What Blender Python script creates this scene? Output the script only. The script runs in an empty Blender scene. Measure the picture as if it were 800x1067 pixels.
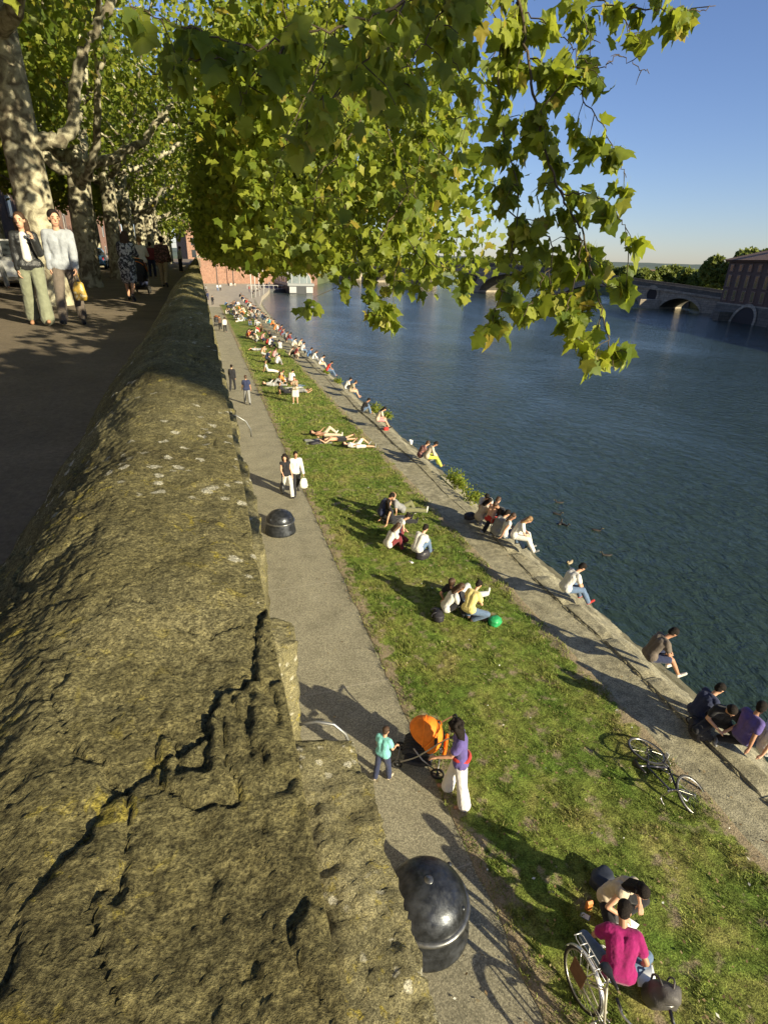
import bpy, bmesh, math, random
import numpy as np
from mathutils import Vector, Matrix
R_ = math.radians
scene = bpy.context.scene
col = scene.collection

# ------------------------------------------------------------------ camera
FPX, CAMH = 585.0, 8.4
VPX, VPY, ROLL = 205.0, 266.0, 1.8
def _c(x, y): return np.array([x-400.0, 533.5-y, -FPX])
AY = _c(VPX, VPY); AY /= np.linalg.norm(AY)
AZ = np.cross(_c(VPX+500, VPY+500*math.tan(R_(ROLL))), AY); AZ /= np.linalg.norm(AZ)
if AZ[1] < 0: AZ = -AZ
AX = np.cross(AY, AZ)
cam_d = bpy.data.cameras.new('camera'); cam = bpy.data.objects.new('camera', cam_d); col.objects.link(cam)
M = Matrix.Identity(4)
for i, a in enumerate((AX, AY, AZ)):
    for j in range(3): M[i][j] = float(a[j])
M.translation = (0, 0, CAMH)
cam.matrix_world = M
cam_d.sensor_fit = 'VERTICAL'; cam_d.sensor_height = 36.0; cam_d.sensor_width = 27.0
cam_d.lens = FPX/1067.0*36.0
cam_d.clip_start = 0.02; cam_d.clip_end = 8000
scene.camera = cam
def ray(x, y):
    v = _c(x, y); return np.array([v@AX, v@AY, v@AZ])
def hit(x, y, z=0.0):
    d = ray(x, y); s = (z-CAMH)/d[2]; return (d[0]*s, d[1]*s, z)
def dep(x, y, d):
    r = ray(x, y)*(d/FPX); return np.array([r[0], r[1], CAMH+r[2]])

# ------------------------------------------------------------------ world, sun, exposure
SUN_EL, SUN_AZ = 20.0, 148.0        # azimuth clockwise from +Y
w = bpy.data.worlds.new("World"); scene.world = w; w.use_nodes = True
nt = w.node_tree; bg = nt.nodes['Background']
sky = nt.nodes.new('ShaderNodeTexSky'); sky.sky_type = 'NISHITA'; sky.sun_disc = False
sky.sun_elevation = R_(SUN_EL); sky.sun_rotation = R_(SUN_AZ)
sky.air_density = 1.0; sky.dust_density = 0.3; sky.ozone_density = 2.2
tint = nt.nodes.new('ShaderNodeMix'); tint.data_type = 'RGBA'; tint.blend_type = 'MULTIPLY'; tint.inputs[0].default_value = 1.0
nt.links.new(sky.outputs[0], tint.inputs[6]); tint.inputs[7].default_value = (0.94, 0.97, 1.24, 1)
nt.links.new(tint.outputs[2], bg.inputs[0]); bg.inputs[1].default_value = 0.059
sd = bpy.data.lights.new('sun', 'SUN'); sd.energy = 5.0; sd.angle = R_(0.5); sd.color = (1.0, 0.89, 0.62)
so = bpy.data.objects.new('sun', sd); col.objects.link(so)
tosun = Vector((math.sin(R_(SUN_AZ))*math.cos(R_(SUN_EL)), math.cos(R_(SUN_AZ))*math.cos(R_(SUN_EL)), math.sin(R_(SUN_EL))))
so.rotation_euler = tosun.to_track_quat('Z', 'Y').to_euler()
so.location = (20, -20, 40)
scene.view_settings.view_transform = 'Standard'; scene.view_settings.look = 'None'
scene.view_settings.exposure = 1.05; scene.view_settings.gamma = 1.0
scene.view_settings.use_curve_mapping = False
scene.cycles.max_bounces = 6; scene.cycles.diffuse_bounces = 3; scene.cycles.glossy_bounces = 3
scene.cycles.transmission_bounces = 4; scene.cycles.transparent_max_bounces = 6
scene.cycles.use_denoising = True
scene.cycles.sample_clamp_indirect = 6.0

# ------------------------------------------------------------------ helpers
rng = np.random.default_rng(7)
random.seed(7)
def tag(o, label=None, cat=None, group=None, kind=None):
    if label: o['label'] = label
    if cat: o['category'] = cat
    if group: o['group'] = group
    if kind: o['kind'] = kind
    return o
def empty(name, loc=(0, 0, 0), rz=0.0, rx=0.0, ry=0.0, scale=1.0):
    o = bpy.data.objects.new(name, None); col.objects.link(o)
    o.location = tuple(float(v) for v in loc); o.rotation_euler = (rx, ry, rz); o.scale = (scale,)*3
    o.empty_display_size = 0.2
    return o
def link(name, me, mat=None, parent=None, smooth=False):
    if mat is not None and len(me.materials) == 0: me.materials.append(mat)
    if smooth and len(me.polygons): me.polygons.foreach_set('use_smooth', [True]*len(me.polygons))
    o = bpy.data.objects.new(name, me); col.objects.link(o)
    if parent is not None: o.parent = parent
    return o
def npmesh(name, V, F):
    """V (n,3); F (m,k) with constant k"""
    V = np.ascontiguousarray(V, dtype=np.float32); F = np.ascontiguousarray(F, dtype=np.int32)
    me = bpy.data.meshes.new(name); k = F.shape[1]
    me.vertices.add(len(V)); me.vertices.foreach_set('co', V.ravel())
    me.loops.add(F.size); me.loops.foreach_set('vertex_index', F.ravel())
    me.polygons.add(len(F)); me.polygons.foreach_set('loop_start', np.arange(0, F.size, k, dtype=np.int32))
    try: me.polygons.foreach_set('loop_total', np.full(len(F), k, dtype=np.int32))
    except Exception: pass
    me.update(calc_edges=True); me.validate()
    return me
class MB:
    """mesh builder: polygons of mixed size"""
    def __init__(s): s.v = []; s.f = []
    def add(s, V, F):
        n = len(s.v); s.v += [tuple(map(float, p)) for p in V]; s.f += [tuple(i+n for i in f) for f in F]; return s
    def box(s, x0, x1, y0, y1, z0, z1, M=None):
        V = [(x, y, z) for z in (z0, z1) for y in (y0, y1) for x in (x0, x1)]
        if M is not None: V = [M@Vector(p) for p in V]
        return s.add(V, [(0, 2, 3, 1), (4, 5, 7, 6), (0, 1, 5, 4), (2, 6, 7, 3), (0, 4, 6, 2), (1, 3, 7, 5)])
    def quad(s, a, b, c, d): return s.add([a, b, c, d], [(0, 1, 2, 3)])
    def tube(s, pts, r, n=8, closed=False, cap=True):
        pts = [Vector(tuple(map(float, p))) for p in pts]; m = len(pts)
        rs = r if isinstance(r, (list, tuple)) else [r]*m
        rings = []; prev = None
        for i, p in enumerate(pts):
            if closed: t = pts[(i+1) % m]-pts[i-1]
            else: t = pts[min(i+1, m-1)]-pts[max(i-1, 0)]
            if t.length < 1e-9: t = Vector((0, 0, 1))
            t.normalize()
            if prev is None:
                u = t.cross(Vector((0, 0, 1)))
                if u.length < 0.1: u = t.cross(Vector((0, 1, 0)))
            else: u = prev-t*prev.dot(t)
            u.normalize(); prev = u; v = t.cross(u)
            rings.append([p+(u*math.cos(2*math.pi*k/n)+v*math.sin(2*math.pi*k/n))*rs[i] for k in range(n)])
        V = [q for rg in rings for q in rg]; F = []
        for i in range(m if closed else m-1):
            a = i*n; b = ((i+1) % m)*n
            for k in range(n): F.append((a+k, a+(k+1) % n, b+(k+1) % n, b+k))
        if cap and not closed:
            F.append(tuple(range(n-1, -1, -1))); F.append(tuple((m-1)*n+k for k in range(n)))
        return s.add(V, F)
    def lathe(s, prof, n=32, c=(0, 0, 0)):
        V = [(c[0]+r*math.cos(2*math.pi*k/n), c[1]+r*math.sin(2*math.pi*k/n), c[2]+z) for r, z in prof for k in range(n)]
        F = [(i*n+k, i*n+(k+1) % n, (i+1)*n+(k+1) % n, (i+1)*n+k) for i in range(len(prof)-1) for k in range(n)]
        return s.add(V, F)
    def ell(s, c, r, M=None, nu=12, nv=8):
        V = [(0, 0, r[2])]
        for i in range(1, nv):
            a = math.pi*i/nv
            for k in range(nu):
                b = 2*math.pi*k/nu; V.append((r[0]*math.sin(a)*math.cos(b), r[1]*math.sin(a)*math.sin(b), r[2]*math.cos(a)))
        V.append((0, 0, -r[2]))
        c = Vector(tuple(map(float, c)))
        V = [((M@Vector(p)) if M is not None else Vector(p))+c for p in V]
        F = [(0, 1+k, 1+(k+1) % nu) for k in range(nu)]
        for i in range(nv-2):
            a = 1+i*nu; b = a+nu
            for k in range(nu): F.append((a+k, b+k, b+(k+1) % nu, a+(k+1) % nu))
        e = len(V)-1; a = 1+(nv-2)*nu
        F += [(a+k, e, a+(k+1) % nu) for k in range(nu)]
        return s.add(V, F)
    def prism(s, poly, z0, z1):   # poly list of xy
        n = len(poly)
        V = [(x, y, z0) for x, y in poly]+[(x, y, z1) for x, y in poly]
        F = [tuple(range(n-1, -1, -1)), tuple(range(n, 2*n))]+[(i, (i+1) % n, n+(i+1) % n, n+i) for i in range(n)]
        return s.add(V, F)
    def mesh(s, name):
        me = bpy.data.meshes.new(name); me.from_pydata(s.v, [], s.f); me.update(); return me
    def build(s, name, mat, parent=None, smooth=False, bevel=0):
        me = s.mesh(name)
        if bevel:
            bm = bmesh.new(); bm.from_mesh(me)
            bmesh.ops.bevel(bm, geom=bm.edges[:], offset=bevel, segments=2, affect='EDGES', clamp_overlap=True)
            bm.to_mesh(me); bm.free()
        return link(name, me, mat, parent, smooth)

# vectorised gradient noise ------------------------------------------------
_perm = np.random.default_rng(3).permutation(256); _perm = np.concatenate([_perm, _perm, _perm])
_gr = np.random.default_rng(4).normal(size=(256, 3)); _gr /= np.linalg.norm(_gr, axis=1)[:, None]
def noise3(P):
    P = np.asarray(P, dtype=np.float64); I = np.floor(P).astype(np.int64); Fp = P-I; I &= 255
    U = Fp*Fp*Fp*(Fp*(Fp*6-15)+10); out = np.zeros(len(P))
    for dx in (0, 1):
        for dy in (0, 1):
            for dz in (0, 1):
                h = _perm[_perm[_perm[(I[:, 0]+dx) & 255]+((I[:, 1]+dy) & 255)]+((I[:, 2]+dz) & 255)]
                g = _gr[h]; d = Fp-np.array([dx, dy, dz])
                wt = (U[:, 0] if dx else 1-U[:, 0])*(U[:, 1] if dy else 1-U[:, 1])*(U[:, 2] if dz else 1-U[:, 2])
                out += wt*np.einsum('ij,ij->i', g, d)
    return out
def fbm(P, octs=4, gain=0.5, ridged=False):
    P = np.asarray(P, dtype=np.float64); a = 1.0; s = np.zeros(len(P))
    for o in range(octs):
        n = noise3(P*(2.03**o)+o*17.3)
        s += a*((0.35-np.abs(n)) if ridged else n); a *= gain
    return s

# ------------------------------------------------------------------ materials
def mat_new(name):
    m = bpy.data.materials.new(name); m.use_nodes = True
    return m, m.node_tree, m.node_tree.nodes['Principled BSDF']
def N(t, kind, **kw):
    n = t.nodes.new(kind)
    for k, v in kw.items(): setattr(n, k, v)
    return n
def noise_node(t, scale, detail=4, rough=0.55, coord=None, dist=0.0):
    n = N(t, 'ShaderNodeTexNoise'); n.inputs['Scale'].default_value = scale; n.inputs['Detail'].default_value = detail
    n.inputs['Roughness'].default_value = rough; n.inputs['Distortion'].default_value = dist
    if coord is not None: t.links.new(coord, n.inputs['Vector'])
    return n
def ramp(t, src, stops):
    r = N(t, 'ShaderNodeValToRGB'); e = r.color_ramp.elements
    while len(e) < len(stops): e.new(0.5)
    for el, (p, c) in zip(e, stops):
        el.position = p; el.color = (c[0], c[1], c[2], 1) if isinstance(c, (tuple, list)) else (c, c, c, 1)
    t.links.new(src, r.inputs[0]); return r
def mixc(t, fac, a, b, mode='MIX'):
    m = N(t, 'ShaderNodeMix', data_type='RGBA', blend_type=mode)
    for s, v in ((0, fac), (6, a), (7, b)):
        if hasattr(v, 'links') or hasattr(v, 'is_output'): t.links.new(v, m.inputs[s])
        else: m.inputs[s].default_value = v if s == 0 else (v[0], v[1], v[2], 1)
    return m.outputs[2]
def mth(t, op, a, b=None, clamp=False):
    m = N(t, 'ShaderNodeMath', operation=op, use_clamp=clamp)
    for i, v in enumerate((a, b)):
        if v is None: continue
        if hasattr(v, 'is_output'): t.links.new(v, m.inputs[i])
        else: m.inputs[i].default_value = v
    return m.outputs[0]
def bump(t, b, h, strength, dist):
    n = N(t, 'ShaderNodeBump'); n.inputs['Strength'].default_value = strength; n.inputs['Distance'].default_value = dist
    t.links.new(h, n.inputs['Height']); t.links.new(n.outputs[0], b.inputs['Normal']); return n
def objc(t): return N(t, 'ShaderNodeTexCoord').outputs['Object']
_mc = {}
def M_(name, c, rough=0.7, metal=0.0, var=0.12, scale=18.0, bmp=0.0, spec=0.4, sheen=0.0):
    """generic surface: colour with gentle procedural variation and optional bump"""
    if name in _mc: return _mc[name]
    m, t, b = mat_new(name); co = objc(t)
    n = noise_node(t, scale, 5, 0.6, co)
    lo = tuple(max(0, v*(1-var*1.6)) for v in c); hi = tuple(min(1, v*(1+var*1.6)) for v in c)
    r = ramp(t, n.outputs[0], [(0.3, lo), (0.7, hi)])
    t.links.new(r.outputs[0], b.inputs['Base Color'])
    if name == 'worn_dark_steel': t.links.new(ramp(t, noise_node(t, 5, 8, 0.75, co, 1.5).outputs[0], [(0.4, 0.28), (0.6, 0.62)]).outputs[0], b.inputs['Roughness'])
    b.inputs['Roughness'].default_value = rough; b.inputs['Metallic'].default_value = metal
    b.inputs['Specular IOR Level'].default_value = spec
    if sheen: b.inputs['Sheen Weight'].default_value = sheen
    if bmp:
        n2 = noise_node(t, scale*4, 4, 0.6, co); bump(t, b, n2.outputs[0], 0.6, bmp)
    _mc[name] = m; return m
def cloth(name, c): return M_('cloth_'+name, c, 0.85, 0, 0.10, 14, 0.006, 0.2, 0.15)

def stone_mat(nm='weathered_stone', k=1.0, sh=0.0):
    m, t, b = mat_new(nm); co = objc(t)
    big = noise_node(t, 3.0, 6, 0.62, co, 0.4); mid = noise_node(t, 20.0, 8, 0.74, co, 0.1); fine = noise_node(t, 120.0, 6, 0.75, co)
    c1 = ramp(t, big.outputs[0], [(0.28, (0.085, 0.072, 0.034)), (0.5, (0.150, 0.132, 0.062)), (0.72, (0.22, 0.195, 0.105))])
    c2 = ramp(t, mid.outputs[0], [(0.30, (0.10, 0.085, 0.05)), (0.42, (0.40, 0.40, 0.38)), (0.55, (0.55, 0.54, 0.5)), (0.70, (0.95, 0.92, 0.80))])
    base = mixc(t, 0.75, c1.outputs[0], c2.outputs[0], 'OVERLAY')
    f2 = ramp(t, fine.outputs[0], [(0.36, 0.12), (0.60, 0.86)])
    base = mixc(t, 0.6, base, f2.outputs[0], 'OVERLAY')
    if k != 1: base = mixc(t, 1.0, base, (k, k*1.02, k*1.18), 'MULTIPLY')
    # yellow lichen
    l1 = noise_node(t, 34, 5, 0.7, co, 0.6); l2 = noise_node(t, 5, 3, 0.5, co)
    ym = mth(t, 'MULTIPLY', ramp(t, l1.outputs[0], [(0.57, 0.0), (0.63, 1.0)]).outputs[0], ramp(t, l2.outputs[0], [(0.45, 0.0), (0.6, 1.0)]).outputs[0])
    base = mixc(t, mth(t, 'MULTIPLY', ym, 0.65), base, (0.40, 0.32, 0.045))
    # pale round lichen rosettes
    vo = N(t, 'ShaderNodeTexVoronoi'); vo.inputs['Scale'].default_value = 24.0; vo.inputs['Randomness'].default_value = 1.0
    dn = noise_node(t, 60, 3, 0.6, co); 
    add = N(t, 'ShaderNodeMixRGB'); add.blend_type = 'ADD'; add.inputs[0].default_value = 0.025
    t.links.new(co, add.inputs[1]); t.links.new(dn.outputs[1], add.inputs[2]); t.links.new(add.outputs[0], vo.inputs['Vector'])
    wm = ramp(t, vo.outputs['Distance'], [(0.20, 1.0), (0.235, 0.35), (0.27, 0.0)])
    pn = noise_node(t, 3.4, 2, 0.5, co); pm = ramp(t, pn.outputs[0], [(0.525, 0.0), (0.555, 1.0)])
    wmask = mth(t, 'MULTIPLY', mth(t, 'MULTIPLY', wm.outputs[0], pm.outputs[0]), ramp(t, fine.outputs[0], [(0.35, 0.3), (0.55, 1.0)]).outputs[0])
    base = mixc(t, wmask, base, (0.50, 0.47, 0.36))
    t.links.new(base, b.inputs['Base Color']); b.inputs['Roughness'].default_value = 0.93; b.inputs['Specular IOR Level'].default_value = 0.2
    grit = noise_node(t, 330.0, 4, 0.7, co)
    base2 = mixc(t, 0.7, base, ramp(t, grit.outputs[0], [(0.36, 0.08), (0.60, 0.86)]).outputs[0], 'OVERLAY'); t.links.new(base2, b.inputs['Base Color'])
    h = mth(t, 'ADD', mth(t, 'ADD', mth(t, 'MULTIPLY', mid.outputs[0], 0.8), mth(t, 'MULTIPLY', fine.outputs[0], 0.38)), mth(t, 'MULTIPLY', grit.outputs[0], 0.20))
    bump(t, b, h, 0.9, 0.022)
    return m
STONE = stone_mat(); STONE2 = stone_mat('weathered_ledge_stone', 1.15)
def masonry_mat(name, c, mortar, bw, bh, bmpd=0.02, off=0.5, wear=0.5):
    m, t, b = mat_new(name); tc = N(t, 'ShaderNodeTexCoord')
    sep = N(t, 'ShaderNodeSeparateXYZ'); t.links.new(tc.outputs['Object'], sep.inputs[0])
    cmb = N(t, 'ShaderNodeCombineXYZ')
    t.links.new(mth(t, 'ADD', sep.outputs[0], sep.outputs[1]), cmb.inputs[0]); t.links.new(sep.outputs[2], cmb.inputs[1])
    br = N(t, 'ShaderNodeTexBrick'); br.inputs['Scale'].default_value = 1.0
    br.inputs['Brick Width'].default_value = bw; br.inputs['Row Height'].default_value = bh; br.inputs['Mortar Size'].default_value = bh*0.07
    br.inputs['Color1'].default_value = (*c, 1); br.inputs['Color2'].default_value = (*[v*0.72 for v in c], 1); br.inputs['Mortar'].default_value = (*mortar, 1)
    t.links.new(cmb.outputs[0], br.inputs['Vector'])
    n = noise_node(t, 1.3, 6, 0.65, tc.outputs['Object']); r = ramp(t, n.outputs[0], [(0.3, 0.25), (0.7, 0.75)])
    t.links.new(mixc(t, wear, br.outputs[0], r.outputs[0], 'OVERLAY'), b.inputs['Base Color'])
    b.inputs['Roughness'].default_value = 0.9
    bump(t, b, br.outputs['Fac'], -0.5, bmpd)
    return m
BRICK = masonry_mat('toulouse_brick', (0.27, 0.135, 0.090), (0.30, 0.25, 0.19), 0.42, 0.07)
BRICKD = masonry_mat('old_brown_brick', (0.115, 0.066, 0.050), (0.11, 0.088, 0.07), 0.5, 0.1)
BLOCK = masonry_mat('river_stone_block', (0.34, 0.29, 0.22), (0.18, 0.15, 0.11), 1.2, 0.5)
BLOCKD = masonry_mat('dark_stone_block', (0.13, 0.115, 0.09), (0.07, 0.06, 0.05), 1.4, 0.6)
def leaf_mat(name, cs, trans=0.45, tcol=(0.30, 0.36, 0.03)):
    m, t, b = mat_new(name); g = N(t, 'ShaderNodeNewGeometry')
    r = ramp(t, g.outputs['Random Per Island'], cs)
    n = noise_node(t, 25, 3, 0.5, objc(t)); v = ramp(t, n.outputs[0], [(0.3, 0.36), (0.7, 0.62)])
    c = mixc(t, 0.5, r.outputs[0], v.outputs[0], 'OVERLAY')
    t.links.new(c, b.inputs['Base Color']); b.inputs['Roughness'].default_value = 0.5; b.inputs['Specular IOR Level'].default_value = 0.35
    tr = N(t, 'ShaderNodeBsdfTranslucent'); t.links.new(mixc(t, 0.55, c, tcol), tr.inputs[0])
    mx = N(t, 'ShaderNodeMixShader'); mx.inputs[0].default_value = trans
    t.links.new(b.outputs[0], mx.inputs[1]); t.links.new(tr.outputs[0], mx.inputs[2])
    t.links.new(mx.outputs[0], t.nodes['Material Output'].inputs[0]); return m
LEAF = leaf_mat('plane_leaf', [(0.0, (0.060, 0.100, 0.012)), (0.40, (0.150, 0.200, 0.020)), (0.92, (0.30, 0.33, 0.045)), (1.0, (0.32, 0.24, 0.04))], 0.52, (0.50, 0.56, 0.05))
LEAFR = leaf_mat('riverside_leaf', [(0.0, (0.085, 0.110, 0.018)), (0.6, (0.14, 0.17, 0.028)), (1.0, (0.18, 0.20, 0.04))], 0.35, (0.22, 0.26, 0.04))
def bark_mat():
    m, t, b = mat_new('plane_bark'); co = objc(t)
    n = noise_node(t, 4.5, 5, 0.5, co, 0.8); n2 = noise_node(t, 40, 4, 0.6, co)
    r = ramp(t, n.outputs[0], [(0.34, (0.085, 0.068, 0.045)), (0.44, (0.19, 0.165, 0.11)), (0.52, (0.30, 0.275, 0.19)), (0.60, (0.42, 0.39, 0.28))])
    r.color_ramp.interpolation = 'B_SPLINE'
    t.links.new(mixc(t, 0.4, r.outputs[0], ramp(t, n2.outputs[0], [(0.3, 0.3), (0.7, 0.7)]).outputs[0], 'OVERLAY'), b.inputs['Base Color'])
    b.inputs['Roughness'].default_value = 0.85; bump(t, b, mth(t, 'ADD', n.outputs[0], mth(t, 'MULTIPLY', n2.outputs[0], 0.3)), 0.6, 0.03); return m
BARK = bark_mat()
TWIG = M_('twig_bark', (0.075, 0.055, 0.03), 0.8, 0, 0.2, 30, 0.004)
def grass_mat(name, blades=False):
    m, t, b = mat_new(name); co = objc(t)
    g = N(t, 'ShaderNodeNewGeometry')
    P = g.outputs['Position']
    n1 = noise_node(t, 0.9, 5, 0.6, P, 0.4); n2 = noise_node(t, 6.5, 6, 0.72, P); n3 = noise_node(t, 45, 4, 0.7, P)
    c1 = ramp(t, n1.outputs[0], [(0.32, (0.235, 0.220, 0.070)), (0.45, (0.165, 0.195, 0.042)), (0.64, (0.100, 0.155, 0.026))])
    c2 = ramp(t, n2.outputs[0], [(0.36, 0.06), (0.62, 0.86)])
    c = mixc(t, 0.65, c1.outputs[0], c2.outputs[0], 'OVERLAY')
    if blades:
        r = ramp(t, g.outputs['Random Per Island'], [(0.0, 0.25), (0.75, 0.6), (1.0, 0.95)])
        c = mixc(t, 0.6, c, r.outputs[0], 'OVERLAY')
        r2 = ramp(t, g.outputs['Random Per Island'], [(0.86, 0.0), (0.9, 1.0)])
        c = mixc(t, mth(t, 'MULTIPLY', r2.outputs[0], 0.6), c, (0.30, 0.25, 0.10))
        t.links.new(c, b.inputs['Base Color']); b.inputs['Roughness'].default_value = 0.75; b.inputs['Specular IOR Level'].default_value = 0.2
        return m
    c = mixc(t, 0.7, c, ramp(t, n3.outputs[0], [(0.36, 0.1), (0.64, 0.88)]).outputs[0], 'OVERLAY')
    # bare earth along the worn edges of the strip
    s = N(t, 'ShaderNodeSeparateXYZ'); t.links.new(P, s.inputs[0])
    e1 = mth(t, 'SUBTRACT', 1.0, mth(t, 'MULTIPLY', mth(t, 'SUBTRACT', s.outputs[0], 3.1), 1.9), True)
    e2 = mth(t, 'SUBTRACT', 1.0, mth(t, 'MULTIPLY', mth(t, 'SUBTRACT', 7.65, s.outputs[0]), 2.6), True)
    ed = mth(t, 'MAXIMUM', e1, e2)
    nn = noise_node(t, 2.6, 5, 0.6, P); dm = mth(t, 'ADD', mth(t, 'MULTIPLY', ed, 0.34), nn.outputs[0])
    dirt = ramp(t, dm, [(0.57, 0.0), (0.67, 1.0)])
    dc = ramp(t, n3.outputs[0], [(0.3, (0.19, 0.145, 0.085)), (0.7, (0.40, 0.33, 0.22))])
    c = mixc(t, dirt.outputs[0], c, dc.outputs[0])
    t.links.new(c, b.inputs['Base Color']); b.inputs['Roughness'].default_value = 0.95; b.inputs['Specular IOR Level'].default_value = 0.1
    bump(t, b, mth(t, 'ADD', n2.outputs[0], mth(t, 'MULTIPLY', n3.outputs[0], 0.5)), 0.9, 0.05); return m
GRASS = grass_mat('turf'); BLADES = grass_mat('grass_blades', True)
def path_mat():
    m, t, b = mat_new('gravel_asphalt'); co = objc(t)
    n = noise_node(t, 1.1, 5, 0.6, co); f = noise_node(t, 75, 3, 0.75, co)
    c = ramp(t, n.outputs[0], [(0.3, (0.195, 0.178, 0.120)), (0.5, (0.255, 0.232, 0.160)), (0.62, (0.27, 0.247, 0.170)), (0.7, (0.31, 0.285, 0.205))])
    v = N(t, 'ShaderNodeTexVoronoi'); v.inputs['Scale'].default_value = 55; t.links.new(co, v.inputs['Vector'])
    sp = N(t, 'ShaderNodeSeparateColor'); t.links.new(v.outputs['Color'], sp.inputs[0])
    cc = mixc(t, 0.75, c.outputs[0], ramp(t, sp.outputs[0], [(0.0, 0.22), (0.6, 0.5), (1.0, 0.82)]).outputs[0], 'OVERLAY')
    s = N(t, 'ShaderNodeSeparateXYZ'); t.links.new(co, s.inputs[0])
    wv = mth(t, 'ADD', s.outputs[1], mth(t, 'MULTIPLY', noise_node(t, 0.6, 2, 0.5, co).outputs[0], 0.25))
    md = mth(t, 'ABSOLUTE', mth(t, 'SUBTRACT', mth(t, 'FRACT', mth(t, 'DIVIDE', mth(t, 'SUBTRACT', wv, 9.4), 4.3)), 0.5))
    ln = mth(t, 'GREATER_THAN', md, 0.4970)
    cc = mixc(t, mth(t, 'MULTIPLY', ln, 0.5), cc, (0.42, 0.38, 0.30))
    t.links.new(cc, b.inputs['Base Color']); b.inputs['Roughness'].default_value = 0.9
    bump(t, b, f.outputs[0], 0.7, 0.012); return m
PATH = path_mat()
def quay_mat():
    m, t, b = mat_new('quay_stone'); co = objc(t)
    n = noise_node(t, 1.6, 6, 0.65, co, 0.3); f = noise_node(t, 38, 5, 0.7, co)
    c = ramp(t, n.outputs[0], [(0.3, (0.185, 0.165, 0.105)), (0.5, (0.255, 0.230, 0.150)), (0.72, (0.33, 0.300, 0.205))])
    c = mixc(t, 0.8, c.outputs[0], ramp(t, f.outputs[0], [(0.36, 0.12), (0.62, 0.84)]).outputs[0], 'OVERLAY')
    st_ = noise_node(t, 5.0, 6, 0.7, co); c = mixc(t, 0.6, c, ramp(t, st_.outputs[0], [(0.36, 0.2), (0.62, 0.75)]).outputs[0], 'OVERLAY')
    s = N(t, 'ShaderNodeSeparateXYZ'); t.links.new(co, s.inputs[0])
    wet = ramp(t, mth(t, 'ADD', s.outputs[2], mth(t, 'MULTIPLY', n.outputs[0], 0.35)), [(0.0, 0.0), (0.001, 0.0)])
    wetm = mth(t, 'LESS_THAN', mth(t, 'ADD', s.outputs[2], mth(t, 'MULTIPLY', n.outputs[0], 0.5)), -0.40)
    c = mixc(t, mth(t, 'MULTIPLY', wetm, 0.75), c, (0.07, 0.062, 0.03))
    t.links.new(c, b.inputs['Base Color']); b.inputs['Roughness'].default_value = 0.9
    bump(t, b, mth(t, 'ADD', n.outputs[0], mth(t, 'MULTIPLY', f.outputs[0], 0.4)), 0.7, 0.03); return m
QUAY = quay_mat()
def water_mat():
    m, t, b = mat_new('river_water'); co = objc(t)
    mp = N(t, 'ShaderNodeMapping'); mp.inputs['Scale'].default_value = (1.0, 0.62, 1.0); mp.inputs['Rotation'].default_value = (0, 0, R_(25)); t.links.new(co, mp.inputs[0])
    n1 = noise_node(t, 2.1, 4, 0.58, mp.outputs[0], 0.5); n2 = noise_node(t, 7.5, 3, 0.55, mp.outputs[0], 0.3); n3 = noise_node(t, 0.06, 4, 0.6, mp.outputs[0], 1.0)
    amp = ramp(t, n3.outputs[0], [(0.35, 0.35), (0.65, 1.1)])
    h = mth(t, 'MULTIPLY', mth(t, 'ADD', n1.outputs[0], mth(t, 'MULTIPLY', n2.outputs[0], 0.22)), amp.outputs[0])
    b.inputs['Base Color'].default_value = (0.024, 0.040, 0.030, 1); b.inputs['Roughness'].default_value = 0.09
    b.inputs['IOR'].default_value = 1.33; b.inputs['Specular IOR Level'].default_value = 0.5
    bump(t, b, h, 1.0, 0.25); return m
WATER = water_mat()
def prom_mat():
    m, t, b = mat_new('promenade_ground'); co = objc(t)
    n = noise_node(t, 0.8, 6, 0.65, co); f = noise_node(t, 30, 5, 0.7, co)
    c = ramp(t, n.outputs[0], [(0.3, (0.11, 0.085, 0.055)), (0.7, (0.20, 0.155, 0.105))])
    t.links.new(mixc(t, 0.6, c.outputs[0], ramp(t, f.outputs[0], [(0.3, 0.25), (0.7, 0.75)]).outputs[0], 'OVERLAY'), b.inputs['Base Color'])
    b.inputs['Roughness'].default_value = 0.95; bump(t, b, f.outputs[0], 0.6, 0.015); return m
PROM = prom_mat()
GLASS_D = M_('dark_window_glass', (0.03, 0.035, 0.04), 0.12, 0, 0.05, 2, 0, 0.6)
SKIN = M_('skin', (0.55, 0.31, 0.20), 0.55, 0, 0.05, 20, 0, 0.35)
SKIN2 = M_('skin_tanned', (0.40, 0.21, 0.13), 0.55, 0, 0.05, 20, 0, 0.35)
HAIRD = M_('hair_dark', (0.014, 0.010, 0.008), 0.75, 0, 0.5, 60, 0.02, 0.2)
HAIRB = M_('hair_brown', (0.055, 0.028, 0.014), 0.5, 0, 0.4, 90, 0.012, 0.4)
HAIRL = M_('hair_light', (0.22, 0.13, 0.055), 0.5, 0, 0.3, 90, 0.012, 0.4)
STEEL = M_('brushed_metal', (0.45, 0.43, 0.40), 0.35, 0.9, 0.1, 40)
BLACKM = M_('black_plastic', (0.018, 0.018, 0.020), 0.45, 0, 0.2, 30)
RUBBER = M_('rubber', (0.022, 0.021, 0.020), 0.85, 0, 0.2, 30)

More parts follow.
